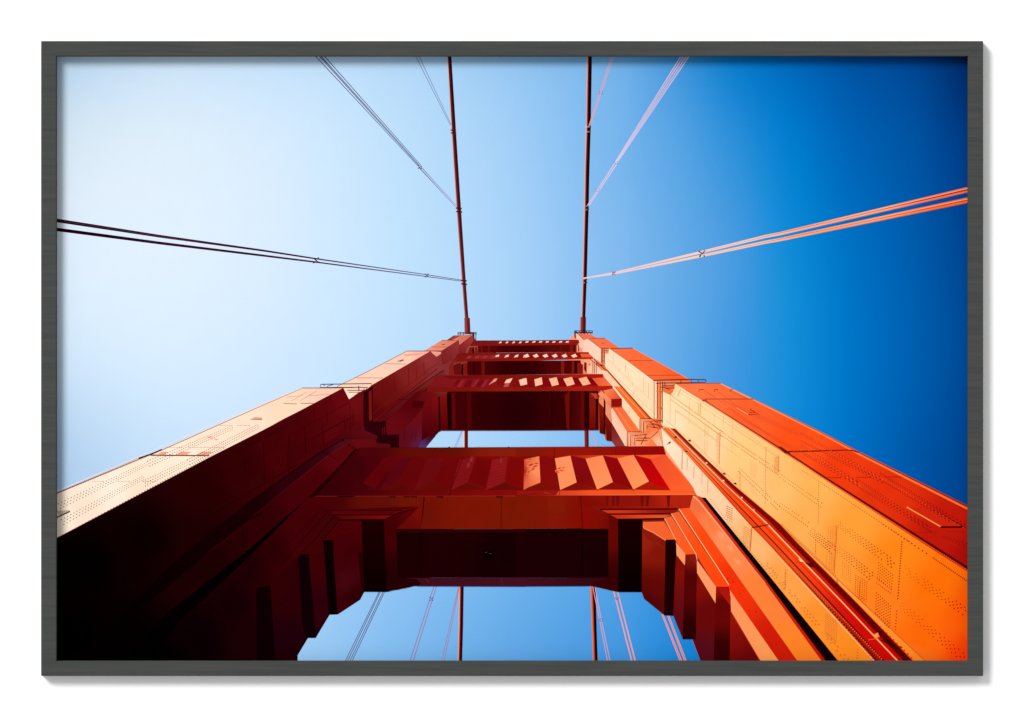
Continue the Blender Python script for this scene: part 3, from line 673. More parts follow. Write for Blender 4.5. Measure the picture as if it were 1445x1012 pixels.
def patch(c, pts, spx, spy, r, col):
    (x0, y0), (x1, y1), (x2, y2) = pts     # corner, corner along rows, corner down
    nx_ = max(1, int(math.hypot(x1-x0, y1-y0)/c.k/spx)); ny_ = max(1, int(math.hypot(x2-x0, y2-y0)/c.k/spy)); Sheet.z += 1
    for i_ in range(nx_+1):
        for j_ in range(ny_+1):
            u, w_ = i_/nx_, j_/ny_;  X = x0+(x1-x0)*u+(x2-x0)*w_; Y = y0+(y1-y0)*u+(y2-y0)*w_
            p = c.P((X, Y)); dot(p[0], p[1], r * 1.15, shade(col, *p))
patch(Lc, [(772,262),(865,345),(762,360)], 3.4, 3.6, .8, fc); patch(Lc, [(762,372),(855,440),(758,400)], 3.4, 3.6, .8, fc)
patch(Lc, [(755,465),(850,555),(750,600)], 3.4, 3.8, .8, fc); patch(Lc, [(755,580),(840,670),(750,610)], 3.4, 3.8, .8, fc)
patch(Lc, [(615,345),(690,390),(610,480)], 3.2, 3.0, .7, fc); patch(Lc, [(640,480),(685,525),(636,500)], 3, 3, .7, fc); Lc.line([(645,385),(637,500)], 1.1, (196,70,20))
patch(Lc, [(525,255),(580,290),(522,360)], 2.8, 2.8, .55, fc); patch(Lc, [(430,20),(480,10),(420,150)], 2.8, 2.6, .5, fc); patch(Lc, [(420,190),(470,200),(415,300)], 2.8, 2.4, .5, fc)
for (a, b_, c_) in (((670,580),(715,610),(668,640)),((670,650),(705,680),(668,665)),((670,740),(710,770),(668,790)),((585,650),(605,660),(585,770)),((835,565),(860,550),(830,640)),((365,335),(385,345),(362,400)),((440,390),(462,390),(436,480)),((360,440),(380,450),(355,520))):
    patch(M, [a, b_, c_], 1.9, 2.1, .42, (226,140,76))
for y in range(0, 300, 11): Lc.line([(440,20+y),(476,12+y)], .55, (236,130,60))
for y in range(0, 100, 9): M.line([(832,560+y),(858,556+y)], .6, (224,130,66))
for y in range(0, 200, 9): M.line([(440,395+y),(460,392+y)], .5, (230,156,96))
for y in range(0, 150, 9): M.line([(592,650+y),(604,650+y)], .5, (226,146,84))
# channel beside it: red bed, pipe, shadow
def mix_line(a, b_, t): return [(p[0] + (q[0]-p[0])*t, p[1] + (q[1]-p[1])*t) for p, q in zip(a, b_)]
c1 = [(933.5,604),(963.6,635.8),(1010,686.5),(1057,739.5),(1080,763),(1160,850),(1236,934)]     # edge with the second orange face
c9 = [(953.0,605),(983,634.6),(1036.2,684.6),(1102,740),(1125,765),(1207,848),(1290,934)]
def band(t0, t1, cols, amp=.05):
    a, b_ = mix_line(c1, c9, t0), mix_line(c1, c9, t1); Sheet.z += 1
    for i_ in range(len(a)-1): ink([a[i_], a[i_+1], b_[i_+1], b_[i_]], cols, amp=amp, cell=8, layer=False)
g_ = lambda a, m_, b_: [(950,610,a),(1080,745,m_),(1260,920,b_)]
band(0, 1, g_((240,110,62),(236,64,18),(196,10,8)))
band(0, .07, g_((214,90,50),(196,52,16),(120,10,8))); band(.07, .22, g_((236,100,56),(224,62,18),(176,24,10))); band(.20, .25, g_((130,40,26),(110,14,10),(80,0,4)))
band(.56, .61, g_((255,214,170),(255,196,130),(255,170,104)), 0); band(.61, .74, g_((214,70,36),(196,28,10),(190,6,6))); band(.74, .97, g_((130,36,24),(120,8,8),(90,0,4)))
band(.42, .46, g_((150,60,36),(200,44,14),(190,14,8)))
rivets((1040,723),(1240,932), 2, 3.6, .4, .9, (90,6,8)); rivets((1044,722),(1246,932), 2.2, 3.8, .3, .8, (240,90,40))
for c_, p in ((M,(160,420)),(M,(232,515)),(M,(375,600)),(M,(490,668)),(M,(565,735)),(M,(780,945)),(M,(255,443))): c_.poly([(p[0]-12,p[1]-3),(p[0]+4,p[1]-8),(p[0]+14,p[1]+4),(p[0],p[1]+7)], (120,30,20))
for p in ((485,715),(610,830),(690,915),(370,595)): M.poly([(p[0]-8,p[1]-4),(p[0]+4,p[1]-6),(p[0]+9,p[1]+5),(p[0]-2,p[1]+6)], (255,190,140))
Lc.poly([(265,258),(350,272),(372,300),(300,290)], (90,6,8)); Lc.poly([(228,232),(250,240),(256,256),(236,252)], (255,206,150)); Lc.poly([(440,405),(495,400),(500,415),(470,420)], (90,0,6))
Lc.poly([(780,785),(830,790),(905,825),(935,835),(900,850)], (60,0,4)); Lc.poly([(738,750),(765,735),(775,765),(748,772)], (255,150,60)); Lc.line([(485,375),(494,405)], 1.1, (180,90,40))
Lc.line([(700,785),(770,775)], 1, (226,80,40)); Lc.line([(200,262),(260,258)], .9, (206,40,14))
for k in range(90):
    t = k / 90; x = 1090 + 195 * t; y = 736.5 + 192 * t + random.uniform(-.8, .8)
    ink(ellipse(x - 1.5, y + 1.5, random.uniform(1.2, 3.0), random.uniform(.6, 1.3), .78, 7), (112,8,6) if k % 3 else (84,0,4), amp=0)
band(.985, 1.0, g_((200,130,84),(230,130,60),(220,60,20)))
# second orange face
f2 = c1[1:] + [(1183.2,934),(1080,806),(995.5,702.4),(990.5,702.2),(983,698.8),(977,686.5),(936.3,630),(934,610)]
ink([(933.5,604)] + f2, [(940,615,(255,228,196)),(975,670,(252,218,182)),(1010,705,(252,206,160)),(1060,770,(254,182,112)),(1110,820,(255,158,72)),(1160,880,(255,136,44)),(1205,925,(255,130,30))], amp=.04)
M.line([(70,370),(210,510),(655,1010)], 1.3, (255,206,150)); stroke([(1057,741),(1160,853),(1234,934)], 1.4, (255,176,110), 2)
M.line([(205,512),(203,640)], .8, (214,130,90)); M.line([(205,512),(240,510)], .8, (200,110,70)); M.poly([(112,455),(125,447),(128,455),(115,465)], (60,20,30)); M.line([(100,470),(115,460)], .8, (200,130,100))
for x, a, b_ in ((240,560,640),(285,620,700),(340,640,740),(380,700,800)): M.line([(x,a),(x-2,b_)], .5, (232,160,116))
K.line([(1015,190),(1005,330)], 1.0, (204,90,40)); K.line([(1015,188),(1115,170)], 1.4, (120,24,14))
for c_, q in ((K,((868,60),(895,75),(862,120))),(K,((970,180),(1005,200),(966,290))),(Lc,((410,610),(485,660),(404,740))),(Lc,((420,740),(480,800),(418,760))),(M,((515,890),(545,905),(512,980)))):
    patch(c_, list(q), 2.6, 2.8, .55, (214,100,46))
rivets(K.P((770,20)), K.P((1000,320)), 3, 4, .4, .5, (220,130,80), rows=(0,)); rivets(Lp((30,110)), Lp((420,545)), 3, 4, .55, .7, (214,100,46)); rivets(Lp((410,540)), Lp((740,925)), 4.4, 6, .7, .9, (206,80,30))
rivets(Lp((10,270)), Lp((560,930)), 4, 8, .55, .85, (214,96,40), rows=(-2.5, 2.5), stag=True, skip=.25); rivets(Lp((138,330)), Lp((134,410)), 2.6, 2.6, .55, .55, (214,100,46)); rivets(Lp((628,850)), Lp((622,925)), 4, 4, .7, .7, (214,90,34))
rivets(K.P((1000,330)), K.P((1200,560)), 4, 5, .55, .6, (216,110,56), rows=(-2, 2), stag=True, skip=.2); rivets(K.P((1216,440)), K.P((1212,560)), 3, 3, .6, .6, (214,100,46))
# deep shadow slot and the pier beyond
ink([(989.6,702),(995.5,702.4),(1080,806),(1183.5,934),(1166,934),(1080,818)], (16,0,4), amp=0)
ink([(983.6,700.6),(989.8,701.8),(1080,818.4),(1166,934),(1158.6,934),(1080,823)], [(985,702,(200,50,28)),(1160,930,(190,16,10))])
ink([(977.7,699.8),(983.9,701),(1080,823.4),(1160,934),(1125.4,934),(1080,868.7),(971.8,716.6)],
    [(980,712,(226,100,62)),(1010,745,(240,112,66)),(1020,760,(248,134,90)),(1040,790,(248,124,74)),(1070,830,(250,116,56)),(1140,925,(255,118,36))], amp=.06)
K.line([(668,2),(700,30),(1096,520)], 1.0, [(670,5,(255,196,150)),(1090,515,(255,150,86))], .7)
pc = [(980,712,(226,100,62)),(1010,745,(240,112,66)),(1020,760,(248,134,90)),(1040,790,(248,124,74)),(1070,830,(250,116,56)),(1140,925,(255,118,36))]
for q in ((1017,755,11,5,.9),(1031,774,9,4.5,.9),(1041,793,10,5,.8)): smudge(*q, pc, (255,152,108))
K.poly([(578,70),(642,68),(1290,985),(1178,985),(890,595),(875,530)], [(600,90,(236,76,36)),(760,280,(240,62,16)),(920,520,(226,44,10)),(1180,900,(196,26,8))], amp=.06)
for p in ((905,510),(945,582),(1000,680),(1040,688),(870,490)): K.poly([(p[0]-7,p[1]-3),(p[0]+7,p[1]-2),(p[0]+3,p[1]+4)], (150,20,8), amp=0)
# fin 4 bottom panel (lit + shade)
K.poly([(885,560),(1178,985),(1070,985),(893,690)], [(900,640,(252,140,92)),(1120,960,(255,150,84))])
K.poly([(893,690),(1068,985),(882,985),(888,700)], [(900,760,(150,20,8)),(1000,960,(104,6,16))])
K.line([(893,690),(1068,985)], 1.0, (180,50,26))
K.poly([(535,104),(583,94),(882,540),(803,542),(683,348)], [(560,100,(232,84,44)),(720,340,(240,66,18)),(860,530,(240,60,14))])
K.line([(582,76),(700,255),(880,530)], 1.2, (255,190,130)); K.line([(537,105),(683,345),(690,380)], 1.1, (255,184,124))
K.poly([(688,378),(803,540),(802,642),(690,458)], [(700,400,(250,150,102)),(800,600,(254,148,98))])
K.poly([(690,458),(802,642),(790,985),(712,985),(664,852),(680,800)], [(700,520,(128,14,10)),(780,700,(104,8,14)),(730,940,(84,12,36))])
K.poly([(803,540),(878,540),(890,605),(884,985),(788,985)], [(850,560,(156,18,12)),(840,640,(96,4,8)),(830,960,(48,0,4))])
K.poly([(808,545),(872,545),(888,600),(886,650)], (170,20,14))
K.poly([(495,130),(537,120),(682,346),(620,348),(566,270)], [(510,135,(228,88,50)),(650,340,(240,76,28))])
K.line([(497,135),(563,262)], 1.0, (255,180,124))
K.poly([(565,275),(622,348),(617,412),(568,352)], (250,146,100))
K.poly([(560,352),(570,354),(617,412),(605,852),(548,712)], [(590,430,(130,16,10)),(570,700,(92,10,26))])
K.poly([(620,348),(680,346),(689,382),(683,852),(604,852)], [(650,360,(128,22,14)),(650,500,(80,2,8)),(640,840,(40,0,2))])
K.poly([(628,352),(676,350),(688,378),(687,410)], (136,30,22))
K.poly([(368,152),(493,150),(560,258),(503,261),(368,186)], [(400,160,(228,90,54)),(520,250,(234,84,40))])
K.poly([(368,184),(502,262),(496,710),(375,612),(360,570),(362,200)], [(400,260,(150,34,16)),(480,320,(128,22,10)),(440,560,(96,8,8)),(400,620,(74,4,8))])
K.line([(370,178),(374,192),(430,218),(503,264)], 1.1, (244,140,92)); K.poly([(368,195),(440,235),(500,320),(400,260),(368,225)], (140,28,14))
K.poly([(503,260),(558,258),(567,298),(548,712),(494,710)], (26,0,2), amp=0)
K.line([(370,152),(495,150)], .8, (120,20,12))
# upper right: segment 2 faces
Dd.poly([(225,178),(405,174),(560,258),(835,412),(870,436),(570,430)], [(260,190,(236,100,66)),(500,290,(238,92,54)),(800,420,(238,84,42))], amp=.06)
Dd.line([(225,178),(405,174)], 1.0, (100,26,26)); Dd.line([(375,272),(560,272)], .8, (170,60,40)); Dd.line([(520,388),(790,386)], .8, (170,60,36)); Dd.line([(405,175),(835,412)], .7, (246,140,110))
Dd.poly([(418,250),(462,250),(450,262),(425,260)], (214,110,80)); Dd.line([(225,180),(380,288),(570,428)], .8, (120,40,30))
Dd.poly([(188,192),(225,180),(380,288),(570,430),(573,748),(380,545),(185,322)], [(210,220,(253,222,190)),(380,400,(254,224,184)),(560,600,(254,220,176))], amp=.04)
for x, a, b_ in ((252,230,310),(350,290,360),(370,370,440),(415,500,560),(490,400,520),(530,450,570),(300,330,360),(405,440,470)): Dd.line([(x,a),(x-2,b_)], .6, (232,170,126))
Dd.line([(190,240),(420,470),(570,600)], .5, (238,186,146)); Dd.line([(200,320),(400,520),(572,690)], .5, (236,184,146))
# landing rails
Dd.poly([(572,430),(640,470),(640,780),(572,745)], [(600,480,(238,130,90)),(610,740,(250,180,130))])
for x, w_, c in ((573,1.3,(214,92,56)),(581,1.5,(255,226,190)),(590,1.6,(255,212,168)),(598,1.2,(132,40,30)),(606,1.3,(236,124,76)),(614,1.4,(236,112,64)),(622,1.1,(170,66,44)),(629,1.2,(244,170,120)),(637,1.1,(104,40,34))): Dd.line([(x,436),(x,762 if x > 590 else 744)], w_, c)
for y in (512,640): Dd.line([(590,y),(640,y+2)], 1.3, (222,90,44)); Dd.poly([(628,y+4),(640,y),(640,y+16),(632,y+14)], (84,30,30))
Dd.poly([(640,480),(740,455),(720,520),(700,530)], (232,100,60))
Dd.line([(565,427),(835,419),(978,422),(980,440)], 1.3, (84,26,30)); Dd.line([(585,450),(640,448),(975,442)], 1.1, (96,34,34)); Dd.line([(655,440),(660,488),(735,486)], 1.1, (110,34,28)); Dd.line([(640,470),(730,470)], 1.0, (120,40,30))
for x in (785,865,920): Dd.line([(x,420),(x-4,446)], 1.0, (110,60,60))
Dd.line([(620,480),(640,480),(700,500)], 1.0, (120,40,30))
# channel and lower ledge of segment 2
Dd.poly([(150,330),(190,325),(572,745),(600,770),(460,728)], [(170,340,(232,100,60)),(400,600,(240,96,44)),(560,740,(232,84,36))])
Dd.line([(190,330),(380,545),(560,745)], 1.2, (110,30,20)); Dd.line([(165,335),(350,545),(520,730)], .9, (255,170,110)); Dd.line([(150,345),(330,560),(460,725)], .9, (180,60,34))
Dd.poly([(130,350),(150,340),(465,728),(462,835),(325,650),(315,570),(245,480),(170,380)], [(200,430,(253,212,176)),(350,620,(253,216,176)),(450,790,(253,214,170))])
for x, a, b_ in ((375,640,690),(380,650,680)): Dd.line([(x,a),(x,b_)], .6, (230,170,130))
def rails(c, x, y, xr, yb, n_=3, st=27):
    for k in range(n_):
        c.poly([(x+k*st+8,y+k*st*.9+8),(xr,y+k*st*.9+8),(xr,y+k*st*.9+16),(x+k*st+14,y+k*st*.9+16),(x+k*st+14,yb),(x+k*st+8,yb)], (240,112,62))
        c.line([(x+k*st,yb-k*3),(x+k*st,y+k*st*.9),(xr,y+k*st*.9)], 1.25, (132,44,26))
Dd.poly([(462,725),(600,728),(640,790),(530,870),(465,835)], [(480,760,(248,180,130)),(600,760,(220,90,50))]); rails(Dd, 462, 728, 560, 850)
for a in ((560,735,600,760),(590,745,640,742),(540,760,640,790),(600,770,620,800),(520,790,600,800),(560,770,580,800)): Dd.line([(a[0],a[1]),(a[2],a[3])], 1.3, (150,40,20))
Dd.poly([(530,790),(600,810),(620,870),(640,942),(560,942),(470,880)], [(560,820,(236,110,66)),(600,900,(250,190,150))])
Dd.line([(490,930),(605,825)], 1.0, (120,50,40))
Dd.poly([(235,640),(325,640),(465,832),(362,836)], [(260,650,(226,96,62)),(420,810,(240,100,54))]); Dd.line([(275,645),(400,830)], .7, (250,150,110)); Dd.line([(240,642),(362,836)], .8, (255,196,160))
Dd.poly([(235,650),(246,650),(364,838),(364,942),(345,942),(240,760)], [(250,700,(253,200,168)),(360,900,(250,200,170))])
Dd.poly([(237,762),(345,944),(268,944),(240,905)], [(250,800,(120,34,50)),(300,920,(150,60,56))])
Dd.poly([(362,835),(465,832),(540,870),(600,944),(362,944)], [(380,880,(252,190,150)),(560,920,(238,110,66))]); rails(Dd, 362, 832, 480, 944)
for a in ((420,860,520,850),(440,880,540,880),(430,900,520,900),(500,850,510,890),(470,930,500,870)): Dd.line([(a[0],a[1]),(a[2],a[3])], 1.2, (150,44,26))
Dd.poly([(170,497),(242,492),(318,570),(236,574),(210,580)], [(190,500,(238,120,84)),(290,560,(222,80,50))]); Dd.line([(150,505),(232,580)], 1.0, (250,170,130))
Dd.poly([(235,574),(318,570),(320,612),(300,632),(238,626)], (150,16,12))
Dd.poly([(130,530),(160,515),(236,580),(236,640),(205,900),(175,600),(150,555)], [(180,560,(236,140,104)),(210,640,(210,110,86))])
Dd.poly([(180,600),(205,640),(235,700),(240,905),(200,900)], [(200,680,(130,24,16)),(220,890,(96,12,10))]); Dd.poly([(185,590),(236,640),(236,760),(190,690)], (222,140,110)); 
Dd.poly([(140,555),(175,560),(178,640),(140,600)], (226,130,96)); Dd.poly([(140,600),(178,640),(178,850),(145,840)], [(160,640,(136,24,12)),(160,840,(86,8,8))])
Dd.poly([(178,560),(192,600),(190,850),(176,850)], (70,4,6))
# segments 3 and 4
B.poly([(480,148),(605,145),(715,218),(575,222)], [(500,150,(228,100,74)),(660,210,(236,98,64))]); B.line([(480,148),(605,145)], .8, (140,60,50)); B.poly([(575,178),(605,182),(590,190)], (190,70,50))
B.poly([(443,165),(480,150),(575,222),(580,335),(520,292),(440,252)], [(470,190,(252,208,182)),(560,300,(252,214,184))]); B.line([(480,150),(575,222)], .7, (150,60,50))
B.poly([(575,222),(636,225),(632,262),(608,262),(605,345),(578,335)], (224,130,96)); 
for x in (578,586,600): B.line([(x,225),(x,340)], .9, (140,56,40))
B.line([(575,222),(635,222)], 1.0, (130,40,34)); B.line([(585,240),(632,240)], .8, (140,50,36))
for y in (255,285,315): B.line([(578,y),(606,y)], .7, (160,70,50))
B.poly([(400,113),(500,116),(542,142),(478,150),(445,157)], [(410,118,(216,100,80)),(520,140,(226,100,78))])
B.poly([(388,110),(402,114),(446,158),(443,250),(412,250),(408,190),(395,178)], (248,196,172)); B.line([(402,114),(446,158)], .7, (170,80,66))
B.poly([(395,210),(435,220),(438,250),(400,250)], (232,150,124)); B.poly([(405,200),(412,200),(412,245),(402,245)], (140,40,30))
B.poly([(440,252),(520,292),(600,345),(620,380),(560,370),(470,262)], [(480,275,(248,196,166)),(600,370,(230,100,60))])
B.line([(440,253),(560,360)], .8, (160,60,40)); B.line([(520,300),(610,385)], 1.3, (130,40,26)); B.line([(540,335),(575,345),(605,355)], 1.2, (150,50,36))
B.poly([(440,315),(490,308),(540,340),(590,400),(590,415),(470,412),(445,340)], [(460,340,(244,160,126)),(560,400,(252,206,174))])
B.poly([(450,325),(468,330),(468,410),(448,380)], (120,20,14)); B.poly([(483,335),(500,350),(500,365),(484,350)], (130,26,16)); B.poly([(490,345),(505,355),(505,412),(476,412)], (252,196,160))
for x in (515,528,541): B.line([(x,320),(x,410)], .9, (150,60,44))
B.line([(535,340),(560,355),(590,350)], 1.1, (120,34,24))
B.poly([(590,415),(575,385),(620,395),(720,510),(660,505)], (252,206,170))

# ================================================================== CROSS STRUTS
def strut_name(): sheet('cross_strut')
# --- top strut
strut_name()
A.poly([(575,166),(959,166),(1368,162),(1372,182),(1350,196),(959,200),(550,204)], [(600,185,(122,22,34)),(950,180,(132,24,24)),(1350,180,(150,24,22))])
A.line([(575,165),(959,165),(1368,160)], .9, (88,10,26)); A.line([(550,202),(959,200),(1368,196)], 1.0, (112,24,18))
A.poly([(610,205),(1350,197),(1345,250),(610,255)], [(640,230,(84,6,10)),(900,230,(60,0,6)),(1300,230,(84,10,10))])
A.poly([(1300,200),(1352,197),(1352,250),(1300,250)], (120,24,14)); A.poly([(1328,200),(1338,200),(1338,250),(1328,250)], (60,2,4)); A.poly([(1225,198),(1240,198),(1240,250),(1225,250)], (96,14,12)); A.poly([(685,205),(700,205),(700,254),(685,254)], (110,16,14)); A.poly([(632,205),(645,205),(645,254),(632,254)], (108,16,16))
for x in (765,815,865,915): A.poly([(x,184),(x+10,171),(x+24,170),(x+20,182)], (250,206,186), amp=0)
for x in (5,57,107,157,207,258,308): B.poly([(x,180),(x+8,168),(x+27,166),(x+24,178)], (253,206,184), amp=0)
# --- third strut
strut_name()
A.poly([(455,262),(959,256),(1440,252),(1446,262),(1476,292),(959,316),(420,320),(440,296)], [(480,290,(122,24,36)),(700,285,(142,34,46)),(1000,285,(126,14,24)),(1420,275,(146,20,18))])
A.poly([(465,258),(1440,250),(1448,264),(959,268),(460,276)], [(600,266,(118,22,22)),(1400,260,(156,24,14))]); B.poly([(420,262),(487,262),(515,288),(430,290)], (224,82,54))
A.poly([(440,300),(959,298),(1475,288),(1477,300),(959,318),(430,320)], [(600,310,(124,24,16)),(1400,300,(166,36,18))])
A.poly([(530,320),(1380,312),(1400,414),(535,424)], [(580,380,(64,2,6)),(900,380,(44,0,4)),(1300,380,(78,4,4))])
A.poly([(635,322),(660,322),(662,420),(637,420)], (106,18,14)); A.poly([(572,325),(585,325),(587,420),(574,420)], (50,0,4))
B.poly([(275,315),(300,315),(298,412),(275,412)], (130,26,14)); B.poly([(357,318),(376,318),(374,412),(357,412)], (130,24,16)); B.poly([(376,318),(398,320),(396,412),(374,412)], (50,0,4)); B.poly([(398,325),(440,345),(440,412),(398,412)], (136,26,14))
for x in (735,808,880,948): A.poly([(x-5,288) if x == 735 else (x,292),(x+10,275),(x+35,267),(x+32,285)], (250,198,170), amp=0)
for x in (-8,62,135,205,278,350): B.poly([(x,276),(x+32,263),(x+46 if x < 340 else x+48,284),(x+18,292)], (254,208,180), amp=0)
for x in (520,580,640,700): A.poly([(x,298),(x+20,278),(x+45,278),(x+30,298)], (156,50,60), amp=.05)
# --- second strut
strut_name()
A.poly([(300,425),(959,420),(1550,415),(1552,440),(1620,505),(959,545),(240,548),(225,525)], [(300,500,(122,22,40)),(600,480,(132,22,34)),(850,490,(126,14,22)),(1200,480,(138,8,18)),(1500,480,(150,14,16))], amp=.07)
A.poly([(345,428),(959,421),(1548,415),(1552,440),(959,449),(400,452)], [(500,440,(112,14,20)),(900,440,(124,22,14)),(1500,430,(168,26,14))])
for x in (420,500,590): A.poly([(x,512),(x+30,460),(x+70,455),(x+50,512)], (112,10,26), amp=.06)
for x in (450,560,630): A.poly([(x,512),(x+35,462),(x+60,458),(x+24,512)], (146,38,50), amp=.06)
for x in (690,800): A.poly([(x,512),(x+25,462),(x+45,458),(x+70,512)], (138,20,28), amp=.06)
A.poly([(690,498),(735,450),(757,448),(745,468),(720,480)], (226,136,120)); A.poly([(800,512),(820,480),(850,480),(838,510)], (180,80,76)); A.poly([(808,484),(825,457),(870,445),(852,480)], (250,196,172), amp=0)
A.poly([(918,460),(959,447),(975,447),(980,492),(930,503)], (252,196,166), amp=0)
B.poly([(75,455),(130,440),(137,492),(82,507)], (252,188,150), amp=0); B.poly([(185,450),(242,439),(259,494),(208,507)], (252,184,144), amp=0)
B.poly([(292,451),(357,437),(379,491),(322,507)], (252,182,140), amp=0); B.poly([(407,450),(466,435),(498,489),(440,503)], (252,178,134), amp=0)
for p in (((130,440),(185,452),(208,507),(137,492)),((242,439),(292,451),(322,507),(259,494)),((357,437),(407,450),(440,503),(379,491)),((466,435),(510,445),(560,505),(498,489))): B.poly(list(p), (132,6,22), amp=.05)
B.poly([(508,446),(592,441),(660,506),(560,508)], [(530,450,(218,80,52)),(640,500,(236,96,60))])
A.poly([(240,516),(959,514),(1590,504),(1622,505),(1622,523),(1550,540),(959,545),(235,548)], [(400,530,(118,20,20)),(900,530,(138,28,14)),(1600,515,(170,30,16))], amp=.05)
A.poly([(380,548),(959,545),(1515,542),(1512,832),(325,836)], [(450,700,(60,1,6)),(650,700,(44,0,4)),(900,700,(36,0,4)),(1200,700,(50,0,4)),(1500,700,(88,8,8))], amp=.06)
A.poly([(327,575),(375,568),(384,830),(330,832)], [(350,580,(122,16,18)),(350,820,(84,0,6))]); A.poly([(375,565),(410,562),(414,830),(384,830)], (26,0,3)); A.poly([(410,560),(440,552),(442,825),(416,828)], (86,6,12))
A.poly([(526,550),(558,548),(562,822),(532,826)], (72,4,8)); A.poly([(320,832),(959,834),(1515,828),(1515,838),(959,841),(320,842)], (84,6,26), amp=.03)
B.poly([(300,545),(340,543),(338,828),(318,828)], (104,14,8)); B.poly([(205,545),(209,545),(209,828),(205,828)], (14,0,2)); B.poly([(425,545),(452,545),(450,826),(425,826)], (92,8,8)); B.poly([(452,545),(488,550),(485,828),(450,826)], (40,0,4))
B.poly([(488,556),(552,570),(552,820),(490,825)], [(500,580,(136,32,22)),(540,810,(110,8,6))]); B.poly([(497,558),(545,562),(553,600),(535,600)], (186,60,40)); B.poly([(536,600),(554,600),(556,830),(536,826)], (52,0,4))
B.poly([(275,575),(300,545),(335,542),(300,580)], (60,0,2))
# --- lower (nearest) strut
strut_name()
W0.poly([(509,632),(936.3,630),(939.6,641.5),(983,698.5),(700,700),(445,700)],
        [(460,690,(52,0,8)),(500,660,(56,0,10)),(530,660,(70,0,12)),(565,660,(98,4,14)),(620,660,(112,4,12)),(700,660,(122,6,12)),(740,665,(126,10,14)),(775,690,(150,20,12)),(860,690,(222,70,34)),(930,665,(230,84,42)),(970,690,(236,80,36))], amp=.08)
E.poly([(322,130),(1255,129),(1255,178),(960,178),(300,178)], [(330,150,(70,2,12)),(700,150,(96,14,8)),(1200,150,(136,32,14))], amp=.05)
F.poly([(-10,127),(835,122),(848,168),(660,172),(300,172),(-10,180)], [(0,150,(130,28,12)),(300,150,(150,22,8)),(800,150,(150,10,10))], amp=.05)
E.line([(320,130),(1255,129)], .8, (70,10,30)); F.line([(0,127),(835,122)], .9, (130,20,30)); F.line([(560,125),(560,165)], .6, (110,10,10)); F.line([(210,127),(213,190)], .7, (90,6,6))
for x in (825,1165): E.poly([(x-8,129),(x,122),(x+10,129)], (16,0,6), amp=0)
for p, c_ in ((((455,185),(530,185),(430,330),(400,365),(335,330)), (92,1,14)), (((530,200),(620,180),(520,330),(430,370)), (86,4,22)), (((620,180),(700,195),(625,368),(520,330)), (98,4,14)),
             (((700,190),(800,184),(740,325),(625,370)), (106,10,24)), (((800,184),(885,200),(835,370),(740,325)), (108,5,12)), (((885,200),(980,180),(932,325),(835,370)), (130,20,27)),
             (((980,180),(1070,200),(1035,370),(932,325)), (114,4,10)), (((1070,200),(1160,180),(1142,325),(1035,370)), (142,24,28)), (((1160,180),(1250,200),(1247,370),(1142,325)), (124,6,8))):
    E.poly(list(p), c_, amp=.10)
for p in (((430,370),(520,330),(625,370)),((625,370),(740,326),(835,370)),((835,370),(932,326),(1035,370)),((1035,370),(1142,326),(1247,370))): E.poly(list(p), (88,7,8) if p[0][0] < 600 else (98,12,8), amp=.05)
for k in range(15):   # faint drip streaks across the shaded folds
    y = 196 + k * 9; q = k * 3.2
    E.line([(968-q,y),(924-q,y+13),(884-q,y+22)], .55, (132,20,26) if k % 3 else (122,12,20)); E.line([(1150-q*.35,y),(1110-q*.5,y+10),(1072-q*.8,y+20)], .55, (144,26,32) if k % 2 else (128,16,24))
    E.line([(990-q*.8,y+4),(1056-q*.6,y+16)], .5, (100,2,8)); E.line([(1170-q*.3,y+4),(1235-q*.1,y+14)], .5, (108,4,10))
for q in ((665,649,7,3,1.9),(661,656,6,3,1.9),(707,650,6,3,1.7)): smudge(*q, (128,20,26) if q[0] > 640 else (100,8,18), (156,50,52) if q[0] > 640 else (112,24,34))
E.line([(905,180),(835,370),(825,402)], .7, (60,0,4)); E.line([(835,370),(930,326),(1035,370),(1140,326)], .5, (130,30,24))
F.poly([(40,196),(125,177),(132,328),(66,354),(36,370)], [(40,260,(160,30,24)),(66,260,(214,96,66)),(85,260,(242,134,94)),(120,260,(244,134,92))], amp=.05)
for q in ((749,656,6,2.2,-.35),(755,658,5,1.6,-.3),(752,662,5,1.5,-.7),(746,666,4,1.6,-.8),(757,654,4,1.5,0),(748,648,4,1.2,-.2)): smudge(*q, (232,118,82), (160,36,24))
F.poly([(129,178),(213,190),(241,371),(134,330)], [(150,200,(128,8,18)),(220,360,(130,12,10))])
F.poly([(213,190),(303,175),(339,327),(243,371)], [(240,220,(244,134,92)),(320,330,(250,138,90))], amp=.05)
for q in ((789,661,5,1.8,-.3),(792,664,6,1.5,.1),(787,666,4,2,.6),(795,660,4,1.2,-.5)): smudge(*q, (245,134,92), (196,50,24))
F.poly([(303,175),(390,192),(456,368),(340,327)], [(320,200,(138,10,20)),(440,350,(128,10,8))])
F.poly([(390,192),(488,173),(546,325),(456,368)], [(420,220,(246,124,84)),(520,330,(252,138,90))], amp=.05)
F.poly([(488,173),(572,190),(663,368),(547,325)], [(510,200,(150,6,14)),(640,350,(138,8,8))])
F.poly([(572,190),(663,170),(752,321),(663,368)], [(600,220,(248,122,80)),(720,330,(253,144,90))], amp=.05)
F.poly([(663,170),(760,194),(876,373),(752,322)], [(690,200,(170,6,16)),(850,360,(196,0,4))])
for p, c_ in ((((36,374),(134,328),(242,372)),(122,16,8)),(((243,371),(340,327),(456,369)),(128,16,8)),(((456,368),(547,325),(663,369)),(140,18,8)),(((663,368),(752,321),(876,373)),(168,24,10))): F.poly(list(p), c_)
